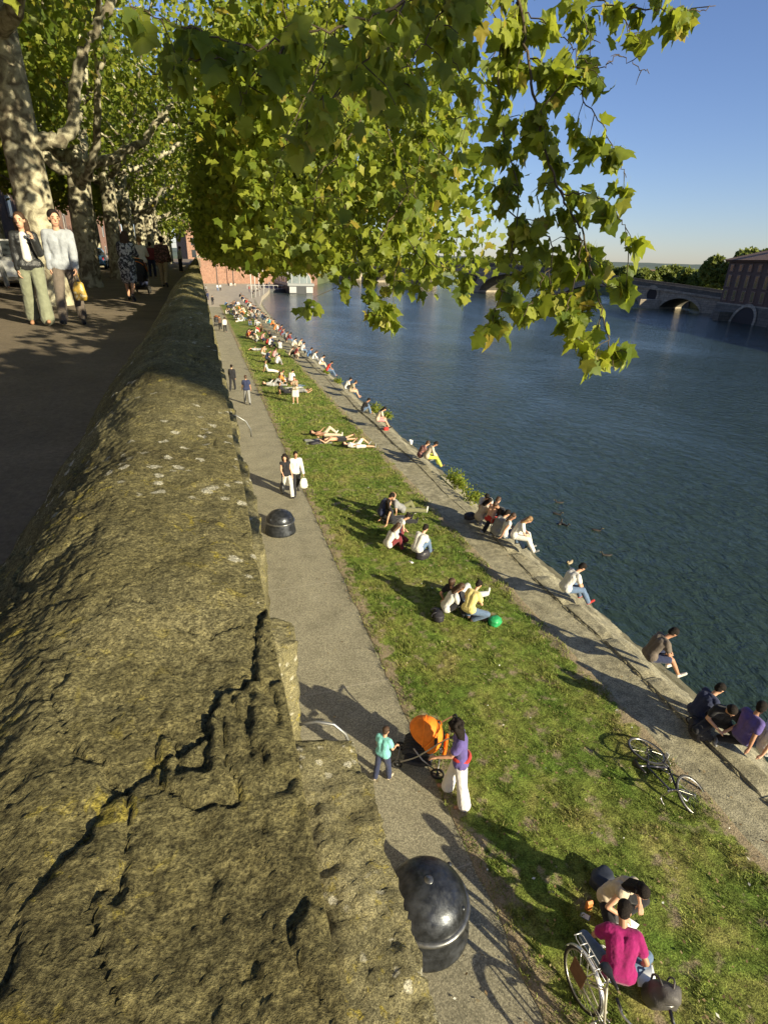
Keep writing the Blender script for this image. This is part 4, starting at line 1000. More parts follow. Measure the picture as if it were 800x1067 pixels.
# weeds in the quay joints
for i, (px, py, s) in enumerate(((389, 428, .55), (401, 434, .4), (470, 500, .5), (476, 506, .4), (350, 398, .4), (489, 520, .45), (338, 388, .35))):
    p = hit(px, py, 0.0); n = int(420*s/.5); P = rng.normal(size=(n, 3))*np.array([.22, .32, .16])*s*1.7+np.array([0, 0, .22*s*2])
    P[:, 2] = np.abs(P[:, 2]); e = empty('weed_clump', (p[0]+.15, p[1], -.12))
    tag(e, ['yellow-green weed clump beside the sitter in black', 'smaller weed clump just past the first, by the water', 'tall weed clump at the water just past the group of six', 'low weed clump touching the tall one past the group of six', 'small weeds at the water by a lone sitter', 'weeds right beside the dark-haired pair of the group of six', 'small distant weeds on the quay slope'][i], 'weeds', 'weeds in the quay edge')
    st = MB()
    for k in range(7): st.tube([(0, 0, 0), (rng.normal()*.12, rng.normal()*.18, .25*s*2)], [.008, .004], 4)
    st.build('stem', TWIG, e); link('foliage', leaves_mesh('foliage', P, rng.uniform(.05, .1, n), LV_LO, -.3, .9), LEAF, e)

# ================================================================== PEOPLE
_ts = bpy.data.scenes.new('workshop'); _vl = _ts.view_layers[0]
def capsule(mb, a, b, ra, rb, n=10, flat=None):
    a = Vector(a); b = Vector(b); d = (b-a)
    if d.length < 1e-5: d = Vector((0, 0, 1e-3)); b = a+d
    d.normalize(); pts = []; rs = []
    for q in (0.05, .5, .87): pts.append(a-d*ra*math.cos(q*math.pi/2)); rs.append(ra*math.sin(q*math.pi/2))
    pts += [a, a.lerp(b, .5), b]; rs += [ra, (ra+rb)/2, rb]
    for q in (.87, .5, .05): pts.append(b+d*rb*math.cos(q*math.pi/2)); rs.append(rb*math.sin(q*math.pi/2))
    mb.tube(pts, rs, n)
def blob(name, mb, voxel, smooth=3, wrinkle=0.0, seed=0, freq=14):
    me = mb.mesh(name+'_raw'); o = bpy.data.objects.new('w', me); _ts.collection.objects.link(o)
    md = o.modifiers.new('r', 'REMESH'); md.mode = 'VOXEL'; md.voxel_size = voxel; md.adaptivity = 0
    if smooth: s = o.modifiers.new('s', 'SMOOTH'); s.factor = .6; s.iterations = smooth
    _vl.update(); dg = _vl.depsgraph; dg.update()
    out = bpy.data.meshes.new_from_object(o.evaluated_get(dg), preserve_all_data_layers=False, depsgraph=dg)
    out.name = name; bpy.data.objects.remove(o); bpy.data.meshes.remove(me)
    if wrinkle:
        n = len(out.vertices); co = np.empty(n*3, np.float32); out.vertices.foreach_get('co', co); co = co.reshape(-1, 3)
        nr = np.empty(n*3, np.float32); out.vertices.foreach_get('normal', nr); nr = nr.reshape(-1, 3)
        d = fbm(co*np.array([freq, freq, freq*.6])+seed, 3, .55, True)
        co2 = co+nr*(d*wrinkle)[:, None]; out.vertices.foreach_set('co', co2.astype(np.float32).ravel()); out.update()
    return out
def V3(*a): return Vector(a)
def rotx(v, a): return Matrix.Rotation(a, 3, 'X')@v
def rotz(v, a): return Matrix.Rotation(a, 3, 'Z')@v

def skeleton(p, fem):
    """p: pose dict (degrees). forward +Y, right +X, up +Z. returns joints"""
    J = {}; ln = R_(p.get('lean', 0)); hu = R_(p.get('hunch', 5)); sl = R_(p.get('side', 0))
    J['pel'] = V3(0, 0, 0)
    t1 = V3(math.sin(sl), math.sin(ln), math.cos(ln)).normalized(); J['waist'] = t1*.16
    t2 = V3(math.sin(sl), math.sin(ln+hu), math.cos(ln+hu)).normalized(); J['chest'] = J['waist']+t2*.20
    t3 = V3(math.sin(sl), math.sin(ln+hu*2), math.cos(ln+hu*2)).normalized(); J['neck'] = J['chest']+t3*.15
    tw = R_(p.get('twist', 0)); xr = V3(math.cos(tw), math.sin(tw), 0); sw = .142 if fem else .165
    hp = ln+hu*2+R_(p.get('headp', 0)); hy = R_(p.get('heady', 0))
    hd = V3(math.sin(sl*.5), math.sin(hp*.8), math.cos(hp*.8)).normalized(); J['head'] = J['neck']+hd*.165+V3(0, .02, 0)
    J['headM'] = (Matrix.Rotation(hy, 3, 'Z')@Matrix.Rotation(-hp, 3, 'X')); J['t3'] = t3
    for i, s in enumerate((-1, 1)):
        hf, hab, kn, _t = p['legs'][i]
        h = V3(s*.095, 0, -.03); a = R_(hf); b = R_(hab)
        th = V3(s*math.sin(b)*1.0, math.sin(a)*math.cos(b), -math.cos(a)*math.cos(b)).normalized()
        if abs(hab) > 35 and hf > 60: th = V3(s*math.sin(b), math.cos(b)*math.sin(a), -math.cos(a)).normalized()
        k = h+th*.43; a2 = a-R_(kn); inb = R_(_t)
        sh = V3(s*math.sin(b)*.5*(1 if kn < 60 else 0)-s*math.sin(inb), math.sin(a2)*math.cos(inb), -math.cos(a2)*math.cos(inb)).normalized()
        an = k+sh*.42; fd = V3(-s*math.sin(inb)*.3+s*.12, 1, 0)
        fa = R_(p.get('foot', 0))
        fwd = (fd-sh*fd.dot(sh)).normalized() if abs(sh.z) > .3 or hf < 60 else (V3(0, 0, 1)-sh*sh.z).normalized()
        J['hip%d' % i], J['knee%d' % i], J['ank%d' % i] = h, k, an; J['toe%d' % i] = an+sh*.055+fwd*.15; J['heel%d' % i] = an+sh*.05-fwd*.03
        sho = J['neck']-t3*.055+xr*s*sw
        f, ab, el, inn = p['arms'][i]; a = R_(f); b = R_(ab)
        ua = V3(s*math.sin(b), math.sin(a)*math.cos(b), -math.cos(a)*math.cos(b)).normalized(); e = sho+ua*.28
        a2 = a+R_(el); b2 = b-R_(inn)
        fa_ = V3(s*math.sin(b2), math.sin(a2)*math.cos(b2), -math.cos(a2)*math.cos(b2)).normalized(); wv = e+fa_*.25
        J['sho%d' % i], J['elb%d' % i], J['wri%d' % i] = sho, e, wv; J['hd%d' % i] = fa_
    J['xr'] = xr
    for i, s in enumerate((-1, 1)):
        if not p.get('hand') or p['hand'][i] is None: continue
        ref, off = p['hand'][i]; T = J[ref]+Vector(off); S = J['sho%d' % i]; d = T-S; L = min(d.length, .525); d.normalize(); T = S+d*L
        a_, b_ = .28, .25; cx_ = (a_*a_-b_*b_+L*L)/(2*L); hh = math.sqrt(max(1e-6, a_*a_-cx_*cx_))
        pole = V3(s*.8, -.25, -.75) if T.y > S.y-.05 else V3(s*.5, -1, -.1)
        pole = (pole-d*pole.dot(d)).normalized(); E_ = S+d*cx_+pole*hh
        J['elb%d' % i] = E_; J['wri%d' % i] = T; f_ = (T-E_).normalized()
        if ref == 'pel' and T.z < .0 and abs(T.y) > .1 and T.y < 0: f_ = (f_*.4+V3(s*.3, -.9, 0)).normalized()
        J['hd%d' % i] = f_
    return J
POSES = {
 'stand': dict(legs=[(0, 3, 0, 0), (3, 3, 4, 0)], arms=[(4, 8, 14, 5), (-2, 8, 12, 5)]),
 'walk': dict(legs=[(22, 2, 6, 0), (-16, 2, 24, 0)], arms=[(-18, 8, 14, 4), (20, 8, 22, 4)], lean=2),
 'walk2': dict(legs=[(-18, 2, 20, 0), (24, 2, 10, 0)], arms=[(18, 8, 25, 6), (-16, 8, 12, 5)], lean=2),
 'push': dict(legs=[(20, 2, 8, 0), (-16, 2, 22, 0)], arms=[(38, 10, 42, 12), (38, 10, 42, 12)], lean=8, headp=10),
 'knees_up': dict(legs=[(128, 6, 112, 0), (124, 6, 108, 0)], arms=[(0, 0, 0, 0)]*2, lean=14, hunch=16, headp=-6, hand=[('knee1', (-.07, .07, -.10)), ('knee0', (.07, .09, -.13))]),
 'knees_side': dict(legs=[(118, 10, 108, 0), (80, 14, 40, 0)], arms=[(0, 0, 0, 0)]*2, lean=0, hunch=12, heady=25, hand=[('knee0', (.02, -.02, .05)), ('pel', (.30, -.16, -.09))]),
 'legs_out': dict(legs=[(86, 6, 12, 0), (84, 8, 6, 0)], arms=[(0, 0, 0, 0)]*2, lean=-24, hunch=8, hand=[('pel', (-.24, -.34, -.10)), ('pel', (.24, -.34, -.10))]),
 'cross': dict(legs=[(78, 48, 118, 55), (78, 48, 112, 48)], arms=[(0, 0, 0, 0)]*2, lean=10, hunch=16, headp=12, hand=[('pel', (-.07, .30, .06)), ('pel', (.09, .33, .05))]),
 'edge': dict(legs=[(72, 6, 52, 0), (78, 8, 64, 0)], arms=[(0, 0, 0, 0)]*2, lean=14, hunch=16, headp=6, hand=[('knee0', (.08, -.02, .07)), ('knee1', (-.09, .02, .06))]),
 'edge2': dict(legs=[(92, 4, 84, 0), (80, 7, 46, 0)], arms=[(0, 0, 0, 0)]*2, lean=0, hunch=14, heady=-30, hand=[('knee0', (.02, .02, .05)), ('pel', (.26, -.18, -.09))]),
 'lie': dict(legs=[(6, 6, 3, 0), (4, 8, 2, 0)], arms=[(12, 30, 20, 0), (150, 20, 60, 10)], hunch=0, root=86),
 'lie_knee': dict(legs=[(58, 4, 92, 0), (6, 8, 3, 0)], arms=[(10, 26, 40, 20), (12, 26, 20, 0)], hunch=0, root=84, headp=14),
 'prone': dict(legs=[(-3, 6, 2, 0), (-2, 8, 20, 0)], arms=[(150, 14, 60, 10), (150, 14, 60, 10)], hunch=0, root=-86, headp=-10),
 'recline': dict(legs=[(112, 4, 86, 0), (88, 9, 8, 0)], arms=[(0, 0, 0, 0)]*2, lean=-50, hunch=8, headp=26, hand=[('pel', (-.22, -.36, -.10)), ('pel', (.22, -.30, -.10))]),
}
def person_meshes(pose, fem=False, sleeve='short', bottom='trousers', hair='short', shoes=True, voxel=.02, hero=False, bare_feet=False, extra=None, seed=0, thick=1.0, face=None, top_len=0.0, belly=True):
    p = dict(POSES[pose]) if isinstance(pose, str) else dict(pose)
    if extra: p.update(extra)
    J = skeleton(p, fem); out = {}
    sx = .88 if fem else 1.0
    def torso(mb, g):
        xr = J['xr']
        capsule(mb, J['hip0']+V3(.005, 0, .03), J['hip1']+V3(-.005, 0, .03), .112+g, .112+g)
        capsule(mb, J['pel']+V3(-.045, 0, .04), J['waist']+V3(-.05, 0, 0), .105*sx+g, .088*sx+g); capsule(mb, J['pel']+V3(.045, 0, .04), J['waist']+V3(.05, 0, 0), .105*sx+g, .088*sx+g)
        for s in (-1, 1): capsule(mb, J['waist']+xr*s*.05, J['chest']+xr*s*.075*sx, .09*sx+g, .105*sx+g); capsule(mb, J['chest']+xr*s*.07*sx, J['neck']-J['t3']*.07+xr*s*.085*sx, .103*sx+g, .066+g)
        if fem:
            f = J['t3'].cross(xr)*-1
            for s in (-1, 1): mb_c = J['chest']+xr*s*.065+f*(-.075)+V3(0, .075*2, 0)*0; capsule(mb, J['chest']+xr*s*.06+V3(0, .05, 0), J['chest']+xr*s*.065+V3(0, .075, -.005), .055+g*.5, .05+g*.5)
        for i in (0, 1): capsule(mb, J['neck']-J['t3']*.055, J['sho%d' % i], .052+g, .052+g*1.1)
    def legs(mb, g, upto=2, flare=0.0, frac=1.0):
        for i in (0, 1):
            h, k, a = J['hip%d' % i], J['knee%d' % i], J['ank%d' % i]
            capsule(mb, h, k if upto > 0 else h.lerp(k, frac), .088+g, (.058 if upto > 0 else .07)+g*1.1)
            if upto == 2: capsule(mb, k, k.lerp(a, .45), .056+g, .053+g*1.3+flare*.4); capsule(mb, k.lerp(a, .45), a, .053+g*1.3+flare*.4, .036+g*1.5+flare)
    # body
    mb = MB(); torso(mb, 0)
    capsule(mb, J['neck']-J['t3']*.03, J['head']-V3(0, 0, .03), .055 if not fem else .047, .05 if not fem else .044)
    HM = J['headM']; hc = J['head']; hs = 1.0 if not fem else .96
    mb.ell(hc+HM@V3(0, 0, .035), (.076*hs, .094*hs, .092*hs), HM, 20, 14); mb.ell(hc+HM@V3(0, .022, -.04), (.058*hs, .066*hs, .078*hs), HM, 16, 12)
    mb.ell(hc+HM@V3(0, .102*hs, -.005), (.013, .020, .020), HM, 10, 8)      # nose
    for s in (-1, 1): mb.ell(hc+HM@V3(s*.078*hs, -.002, .002), (.012, .022, .030), HM, 8, 8)
    legs(mb, 0)
    for i in (0, 1):
        s = (-1, 1)[i]
        capsule(mb, J['sho%d' % i], J['elb%d' % i], .050*sx, .039*sx); capsule(mb, J['elb%d' % i], J['elb%d' % i].lerp(J['wri%d' % i], .4), .039*sx, .037*sx); capsule(mb, J['elb%d' % i].lerp(J['wri%d' % i], .4), J['wri%d' % i], .037*sx, .026*sx)
        hdv = J['hd%d' % i]; wr = J['wri%d' % i]; side = hdv.cross(V3(0, 0, 1)) if abs(hdv.z) < .8 else V3(0, 1, 0)
        if abs(hdv.z) >= .8: side = V3(0, 1, 0)
        side = (side-hdv*side.dot(hdv)).normalized(); palm = hdv.cross(side)
        if abs(hdv.z) >= .8 and palm.x*s > 0: palm = -palm
        if abs(hdv.z) < .8 and palm.z > 0: palm = -palm
        for q in (-.022, 0, .022): capsule(mb, wr+hdv*.015+side*q*.6, wr+hdv*.075+side*q, .019, .016)
        if hero:
            for q, (off, L) in enumerate(((-.031, .062), (-.0105, .078), (.0105, .082), (.031, .070))):
                b0 = wr+hdv*.075+side*off; d1 = (hdv*.9+palm*.35+side*off*1.5).normalized(); m_ = b0+d1*L*.5; d2 = (hdv*.55+palm*.85).normalized()
                capsule(mb, b0, m_, .0095, .0088, 8); capsule(mb, m_, m_+d2*L*.5, .0088, .0075, 8)
            t0 = wr+hdv*.02+side*.022; t1_ = t0+(side*.75+hdv*.55+palm*.3).normalized()*.045; capsule(mb, t0, t1_, .013, .011, 8); capsule(mb, t1_, t1_+(hdv*.8+side*.25+palm*.4).normalized()*.032, .0105, .0085, 8)
        else:
            capsule(mb, wr+hdv*.07, wr+hdv*.12+palm*.02, .022, .016)
        capsule(mb, J['heel%d' % i], J['toe%d' % i], .034, .026); capsule(mb, J['ank%d' % i], J['heel%d' % i], .035, .034)
    out['body'] = blob('body', mb, voxel*(.75 if hero else 1), 3 if not hero else 2)
    # top
    if sleeve != 'bare':
        mb = MB(); g = .014*thick+.005; torso(mb, g)
        if top_len: legs(mb, g+.012, 0, 0, top_len)
        if sleeve != 'none':
            for i in (0, 1):
                fr = {'short': .55, 'long': 1.0}[sleeve]
                capsule(mb, J['sho%d' % i], J['sho%d' % i].lerp(J['elb%d' % i], fr), .054+g, (.046 if fr > .9 else .054)+g)
                if sleeve == 'long': capsule(mb, J['elb%d' % i], J['elb%d' % i].lerp(J['wri%d' % i], .93), .045+g, .031+g)
        out['top'] = blob('top', mb, voxel, 3, .012 if voxel < .03 else .014, seed, 13)
    # bottom
    mb = MB()
    if bottom in ('trousers', 'wide', 'shorts'):
        capsule(mb, J['hip0']+V3(.005, 0, .01), J['hip1']+V3(-.005, 0, .01), .120, .120); capsule(mb, J['pel']+V3(-.04, 0, .0), J['pel']+V3(-.04, 0, .06), .108, .098*sx); capsule(mb, J['pel']+V3(.04, 0, 0), J['pel']+V3(.04, 0, .06), .108, .098*sx)
        legs(mb, .017 if bottom != 'wide' else .026, 0 if bottom == 'shorts' else 2, .035 if bottom == 'wide' else .008, .8)
    else:   # skirt
        L = .95
        capsule(mb, J['hip0']+V3(.005, 0, .05), J['hip1']+V3(-.005, 0, .05), .122, .122)
        for u in (0, .33, .66, 1):
            a = J['hip0'].lerp(J['hip1'], u); b = J['knee0'].lerp(J['knee1'], u); capsule(mb, a, a.lerp(b, L), .108, .115)
    out['bottom'] = blob('bottom', mb, voxel, 3, .012, seed+5, 11)
    # hair
    mb = MB()
    if hair != 'bald':
        mb.ell(hc+HM@V3(0, -.018, .052), (.089*hs, .098*hs, .090*hs), HM, 18, 12)
        mb.ell(hc+HM@V3(0, -.05, 0), (.078*hs, .058*hs, .085*hs), HM, 14, 10)
        if hair in ('long', 'curly'):
            dn = (J['t3']*-1)
            for s in (-1, -.5, 0, .5, 1):
                a0 = hc+HM@V3(s*.062, -.045, -.01); b0 = hc+HM@V3(s*.075, -.07, -.06)+dn*.16; capsule(mb, a0, b0, .050 if hair == 'long' else .062, .040 if hair == 'long' else .05)
            if hair == 'curly':
                for q in range(26):
                    v = Vector((random.gauss(0, 1), random.gauss(-.7, .8), random.gauss(.2, .9))).normalized(); mb.ell(hc+HM@V3(v.x*.10, v.y*.11-.03, v.z*.11+.02), (.034,)*3, None, 8, 6)
        if hair == 'bun': mb.ell(hc+HM@V3(0, -.115, .07), (.045, .045, .045), HM, 10, 8)
        out['hair'] = blob('hair', mb, min(voxel, .016), 1, .006, seed, 40)
    if shoes:
        out['shoe'] = []
        for i in (0, 1):
            mb = MB(); capsule(mb, J['heel%d' % i], J['toe%d' % i], .043, .036); capsule(mb, J['ank%d' % i]+(J['heel%d' % i]-J['ank%d' % i])*.4, J['heel%d' % i], .044, .043)
            out['shoe'].append(blob('shoe', mb, min(voxel, .016), 2))
    if face:
        for nm, cs in (('eye', [(s*.031, .083, .022) for s in (-1, 1)]), ('eyebrow', [(s*.032, .090, .046) for s in (-1, 1)])):
            out[nm] = []
            for c in cs:
                mb = MB()
                if nm == 'eye': mb.ell(hc+HM@V3(c[0]*hs, c[1]*hs, c[2]*hs), (.0125, .0085, .0075), HM, 10, 8)
                else: mb.ell(hc+HM@V3(c[0]*hs, c[1]*hs-.004, c[2]*hs), (.020, .008, .0045), HM, 10, 6)
                out[nm].append(mb.mesh(nm))
        mb = MB(); mb.ell(hc+HM@V3(0, .080*hs, -.055), (.024, .010, .007), HM, 12, 8); out['mouth'] = mb.mesh('mouth')
    # root pitch and grounding
    rt = R_(p.get('root', 0)); Rm = Matrix.Rotation(rt, 4, 'X') if rt else None     # -90 lies on the back, head towards -Y... 
    allm = []
    for k, v in out.items(): allm += v if isinstance(v, list) else [v]
    zmin = 9
    if Rm is not None:
        for m_ in allm: m_.transform(Rm)
    for m_ in allm:
        co = np.empty(len(m_.vertices)*3, np.float32); m_.vertices.foreach_get('co', co); zmin = min(zmin, float(co[2::3].min()))
    drop = p.get('drop')
    if drop is not None:     # seat height reference: buttocks at z=0, legs may go lower
        co = np.empty(len(out['bottom'].vertices)*3, np.float32); out['bottom'].vertices.foreach_get('co', co); co = co.reshape(-1, 3); near = np.abs(co[:, 1]) < .10; zmin = float(co[near, 2].min())+0.005
    for m_ in allm:
        m_.transform(Matrix.Translation((0, 0, -zmin)))
    J['z0'] = -zmin
    out['J'] = J; out['Rm'] = Rm
    return out
MOUTH = M_('lips', (0.35, 0.12, 0.10), 0.5); EYE = M_('dark_eye', (0.02, 0.014, 0.01), 0.25)
def put_person(ms, loc, head, label, top, bot, hairm, skin=SKIN, shoe=None, group=None, scale=1.0, cat='person'):
    """head: compass heading, degrees clockwise from +Y"""
    e = empty('person', loc, R_(-head), scale=scale); tag(e, label, cat, group)
    def lk(nm, me, mt):
        o = bpy.data.objects.new(nm, me); col.objects.link(o); o.parent = e
        if not me.materials: me.materials.append(mt); me.polygons.foreach_set('use_smooth', [True]*len(me.polygons))
        if me.materials[0] != mt: o.material_slots[0].link = 'OBJECT'; o.material_slots[0].material = mt
        return o
    lk('body', ms['body'], skin)
    if 'top' in ms: lk('top', ms['top'], top)
    lk('trousers' if ms.get('bn', 'trousers') != 'skirt' else 'skirt', ms['bottom'], bot)
    if 'hair' in ms: lk('hair', ms['hair'], hairm)
    for m_ in ms.get('shoe', []): lk('shoe', m_, shoe or C_['black'])
    for m_ in ms.get('eye', []): lk('eye', m_, EYE)
    for m_ in ms.get('eyebrow', []): lk('eyebrow', m_, hairm)
    if 'mouth' in ms: lk('mouth', ms['mouth'], MOUTH)
    return e
def wp_(e, ms, jn, off=(0, 0, 0)):
    """world position of a joint of a placed person"""
    p = ms['J'][jn]+Vector(off) if jn in ms['J'] else Vector(off)
    if ms['Rm'] is not None: p = ms['Rm'].to_3x3()@p
    p = p+Vector((0, 0, ms['J']['z0']))
    return e.matrix_basis@p
C_ = {n: cloth(n, c) for n, c in dict(black=(.018, .018, .022), navy=(.025, .032, .075), white=(.60, .58, .54), grey=(.22, .22, .22), lgrey=(.42, .42, .42), jeans=(.10, .15, .24), magenta=(.25, .008, .10), teal=(.18, .48, .46),
    purple=(.10, .075, .24), yellow=(.62, .52, .20), lime=(.45, .50, .08), red=(.42, .035, .03), brown=(.12, .075, .05), khaki=(.30, .25, .17), sage=(.19, .20, .135), taupe=(.13, .105, .085), beige=(.48, .40, .30), pink=(.55, .25, .25), orange=(.60, .20, .05), olive=(.14, .14, .07), blue=(.08, .16, .34), cyan=(.08, .35, .42), shirtblue=(.30, .32, .35), maroon=(.16, .03, .035)).items()}
def pattern_cloth(name, c1, c2, sc, thr=.5):
    m, t, b = mat_new('cloth_'+name); n = noise_node(t, sc, 2, .5, objc(t), .8); r = ramp(t, n.outputs[0], [(thr-.03, c1), (thr+.03, c2)]); t.links.new(r.outputs[0], b.inputs['Base Color']); b.inputs['Roughness'].default_value = .85; C_[name] = m
pattern_cloth('floral', (.035, .04, .055), (.42, .44, .48), 13, .53); pattern_cloth('brownprint', (.05, .028, .026), (.20, .09, .085), 15, .55); pattern_cloth('plaid', (.06, .05, .06), (.35, .15, .13), 26, .5)
pattern_cloth('stripe', (.12, .12, .14), (.5, .5, .5), 34, .5)
LEATHER = M_('black_leather', (.020, .021, .022), .35, 0, .2, 20, .01, .5)

# --- couple walking towards the camera on the promenade
def P_(x, y, z=PZ): return hit(x, y, z)
g_ = PZ+.001
ms = person_meshes('walk', True, 'long', 'wide', 'long', True, .012, True, extra=dict(arms=[(20, 12, 128, 22), (-6, 5, 12, 4)], headp=-4, heady=-12, legs=[(14, 3, 4, 0), (-10, 3, 12, 0)]), face=True, thick=.9)
e = put_person(ms, P_(44, 339, g_), 172, 'woman with long brown hair walking in black leather jacket, white top and pale green trousers', LEATHER, C_['sage'], HAIRB, SKIN, M_('tan_leather', (.30, .16, .09), .6), None, .97)
mb = MB(); J = ms['J']   # white top showing in the open jacket
capsule(mb, J['chest']+V3(0, .100, .10), J['waist']+V3(0, .098, -.05), .058, .068); v = blob('white_top', mb, .012, 2, .006); v.transform(Matrix.Translation((0, 0, J['z0']))); link('white_top', v, C_['white'], e, True)
ms = person_meshes('walk2', False, 'long', 'trousers', 'short', True, .012, True, extra=dict(headp=-3, heady=22, arms=[(10, 5, 12, 4), (-6, 5, 10, 4)], legs=[(-10, 3, 10, 0), (14, 3, 6, 0)]), face=True, thick=1.0)
em = put_person(ms, P_(78, 339, g_), 176, 'dark-haired man walking in pale blue shirt and taupe trousers with a yellow carrier bag', C_['shirtblue'], C_['taupe'], HAIRD, SKIN, None, None, 1.0)
bpy.context.view_layer.update()
def carrier_bag(p, w, h, matn, c, label, rz=0):
    e = empty('carrier_bag', p, rz); tag(e, label, 'bag'); mb = MB()
    n = 14; prof = [(0.25, 0), (.9, .03), (1, .25), (.95, .6), (.75, .9), (.45, 1.0)]
    V = []; 
    for r, z in prof:
        for k in range(n):
            a = 2*math.pi*k/n; rr = r*(1+.10*math.sin(3*a+z*7)); V.append((rr*w/2*math.cos(a), rr*w/4.4*math.sin(a), -.16-h+z*h))
    F = [(i*n+k, i*n+(k+1) % n, (i+1)*n+(k+1) % n, (i+1)*n+k) for i in range(len(prof)-1) for k in range(n)]+[tuple(range(n-1, -1, -1)), tuple((len(prof)-1)*n+k for k in range(n))]
    mb.add(V, F); mb.build('bag_body', matn, e, True)
    hd = MB(); hd.tube([(-.04, 0, -.17), (-.02, 0, -.05), (0, 0, -.0), (.02, 0, -.05), (.04, 0, -.17)], .006, 6); hd.build('handle', matn, e, True); return e
m, t, b = mat_new('printed_plastic'); n = noise_node(t, 16, 3, .5, objc(t)); r = ramp(t, n.outputs[0], [(.42, (.42, .27, .04)), (.56, (.36, .23, .05)), (.6, (.5, .42, .25))]); t.links.new(r.outputs[0], b.inputs['Base Color']); b.inputs['Roughness'].default_value = .4; YBAG = m
hw = wp_(em, ms, 'wri0'); carrier_bag(hw+Vector((0, 0, -.05)), .20, .30, YBAG, None, 'crumpled yellow printed carrier bag held by the walking man')
# --- patterned coat woman with pushchair, companion, man in brown
ms = person_meshes('push', True, 'long', 'skirt', 'long', True, .018, False, thick=1.6, top_len=.95)
ms['bn'] = 'skirt'
e = put_person(ms, P_(138, 313, g_), 6, 'woman seen from behind in a dark and white patterned coat pushing a pushchair', C_['floral'], C_['floral'], HAIRB, SKIN, C_['black'])
ms = person_meshes('push', True, 'long', 'trousers', 'bun', True, .02, thick=1.2)
put_person(ms, P_(151, 301, g_), 4, 'blonde woman in white jacket and dark trousers walking beside the patterned coat', C_['white'], C_['navy'], HAIRL, SKIN)
ms = person_meshes('walk', False, 'long', 'trousers', 'short', True, .018, thick=1.6, extra=dict(arms=[(-12, 8, 14, 4), (12, 8, 22, 4)]))
put_person(ms, P_(173, 299, g_), 8, 'man seen from behind in a brown printed jacket and khaki trousers walking by the parapet', C_['brownprint'], C_['khaki'], HAIRD, SKIN2, None, None, 1.04)
MS = {}
def shared(key, *a, **k):
    if key not in MS: MS[key] = person_meshes(*a, **k)
    return MS[key]
put_person(shared('st_far', 'stand', False, 'long', 'trousers', 'short', False, .03), P_(189, 283, g_), 60, 'person in pale jacket leaning by the far end of the parapet', C_['lgrey'], C_['black'], HAIRD)
put_person(shared('st_far'), P_(160, 289, g_), 10, 'small dark figure walking ahead of the women on the promenade', C_['maroon'], C_['navy'], HAIRD)
put_person(shared('wk_far', 'walk', False, 'long', 'trousers', 'short', False, .03), P_(-3+5, 300, g_), 150, 'partly cut-off person in grey jacket at the left edge', C_['lgrey'], C_['grey'], HAIRL)

# --- on the lower path
ms = person_meshes('stand', False, 'short', 'trousers', 'short', True, .014, True, extra=dict(arms=[(5, 10, 20, 0), (10, 14, 60, 20)], legs=[(-6, 4, 4, 0), (10, 5, 6, 0)], headp=8))
put_person(ms, hit(398, 812), 50, 'small boy in turquoise T-shirt and navy trousers standing by the orange pushchair', C_['teal'], C_['navy'], HAIRB, SKIN, C_['beige'], None, .66)
ms = person_meshes('stand', True, 'short', 'wide', 'curly', True, .012, True, extra=dict(arms=[(24, 8, 50, 10), (-4, 10, 40, 20)], lean=2, headp=18, legs=[(-8, 5, 2, 0), (14, 6, 6, 0)]))
e = put_person(ms, hit(475, 834), 296, 'woman with black curly hair in violet T-shirt and white trousers behind the orange pushchair', C_['purple'], M_('white_cotton', (.66, .63, .62), .85, 0, .05, 12, .008), HAIRD, SKIN2, _mc['tan_leather'])
mb = MB(); J = ms['J']
mb.tube([J['pel']+V3(.155*math.cos(a), .135*math.sin(a), .07+.01*math.sin(3*a)) for a in np.linspace(0, 2*math.pi, 20, endpoint=False)], .035, 8, closed=True)
v = mb.mesh('waist_scarf'); v.transform(Matrix.Translation((0, 0, J['z0']))); link('waist_scarf', v, C_['red'], e, True)
ms = person_meshes('walk', True, 'none', 'trousers', 'curly', True, .018, extra=dict(side=8, heady=-20, arms=[(5, 12, 20, 5), (10, 6, 30, 20)]))
put_person(ms, hit(300, 517), 176, 'curly dark-haired woman in black top and white trousers leaning on the man beside her', C_['black'], C_['white'], HAIRD, SKIN)
ms = person_meshes('walk2', False, 'long', 'trousers', 'short', True, .018, thick=1.3, extra=dict(arms=[(14, 10, 15, 4), (-4, 9, 10, 4)]))
em = put_person(ms, hit(309, 515), 178, 'man in white shirt and black trousers walking with a woman on the path', C_['white'], C_['black'], HAIRD, SKIN2, None, None, 1.03)
carrier_bag(wp_(em, ms, 'wri0')+Vector((0, 0, -.04)), .3, .4, M_('white_plastic', (.7, .72, .6), .4, 0, .1, 9), None, 'white and pale yellow carrier bag in the hand of the man in white shirt')
hb_ = empty('handbag', hit(294, 508, .85)); hb_.location.z = .85; tag(hb_, 'big black handbag hanging at the side of the curly-haired woman in white trousers', 'bag')
mb = MB(); mb.ell((0, 0, 0), (.10, .2, .2), None, 14, 10); mb.build('bag_body', LEATHER, hb_, True); MB().tube([(0, -.15, .1), (.02, -.08, .4), (.03, .04, .52), (.02, .12, .35), (0, .15, .1)], .012, 6).build('strap', LEATHER, hb_, True)
ms = person_meshes('walk', False, 'short', 'trousers', 'short', True, .018, thick=1.3, extra=dict(arms=[(8, 12, 14, 4), (-8, 12, 14, 4)]))
put_person(ms, hit(258, 421), 0, 'man in navy T-shirt and grey trousers walking away alone on the path', C_['navy'], C_['grey'], HAIRB, SKIN2, None, None, 1.02)
put_person(shared('wk_m', 'walk2', False, 'long', 'trousers', 'short', True, .022), hit(243, 407), 10, 'dark-clothed figure on the path half hidden by the wall', C_['black'], C_['black'], HAIRD)

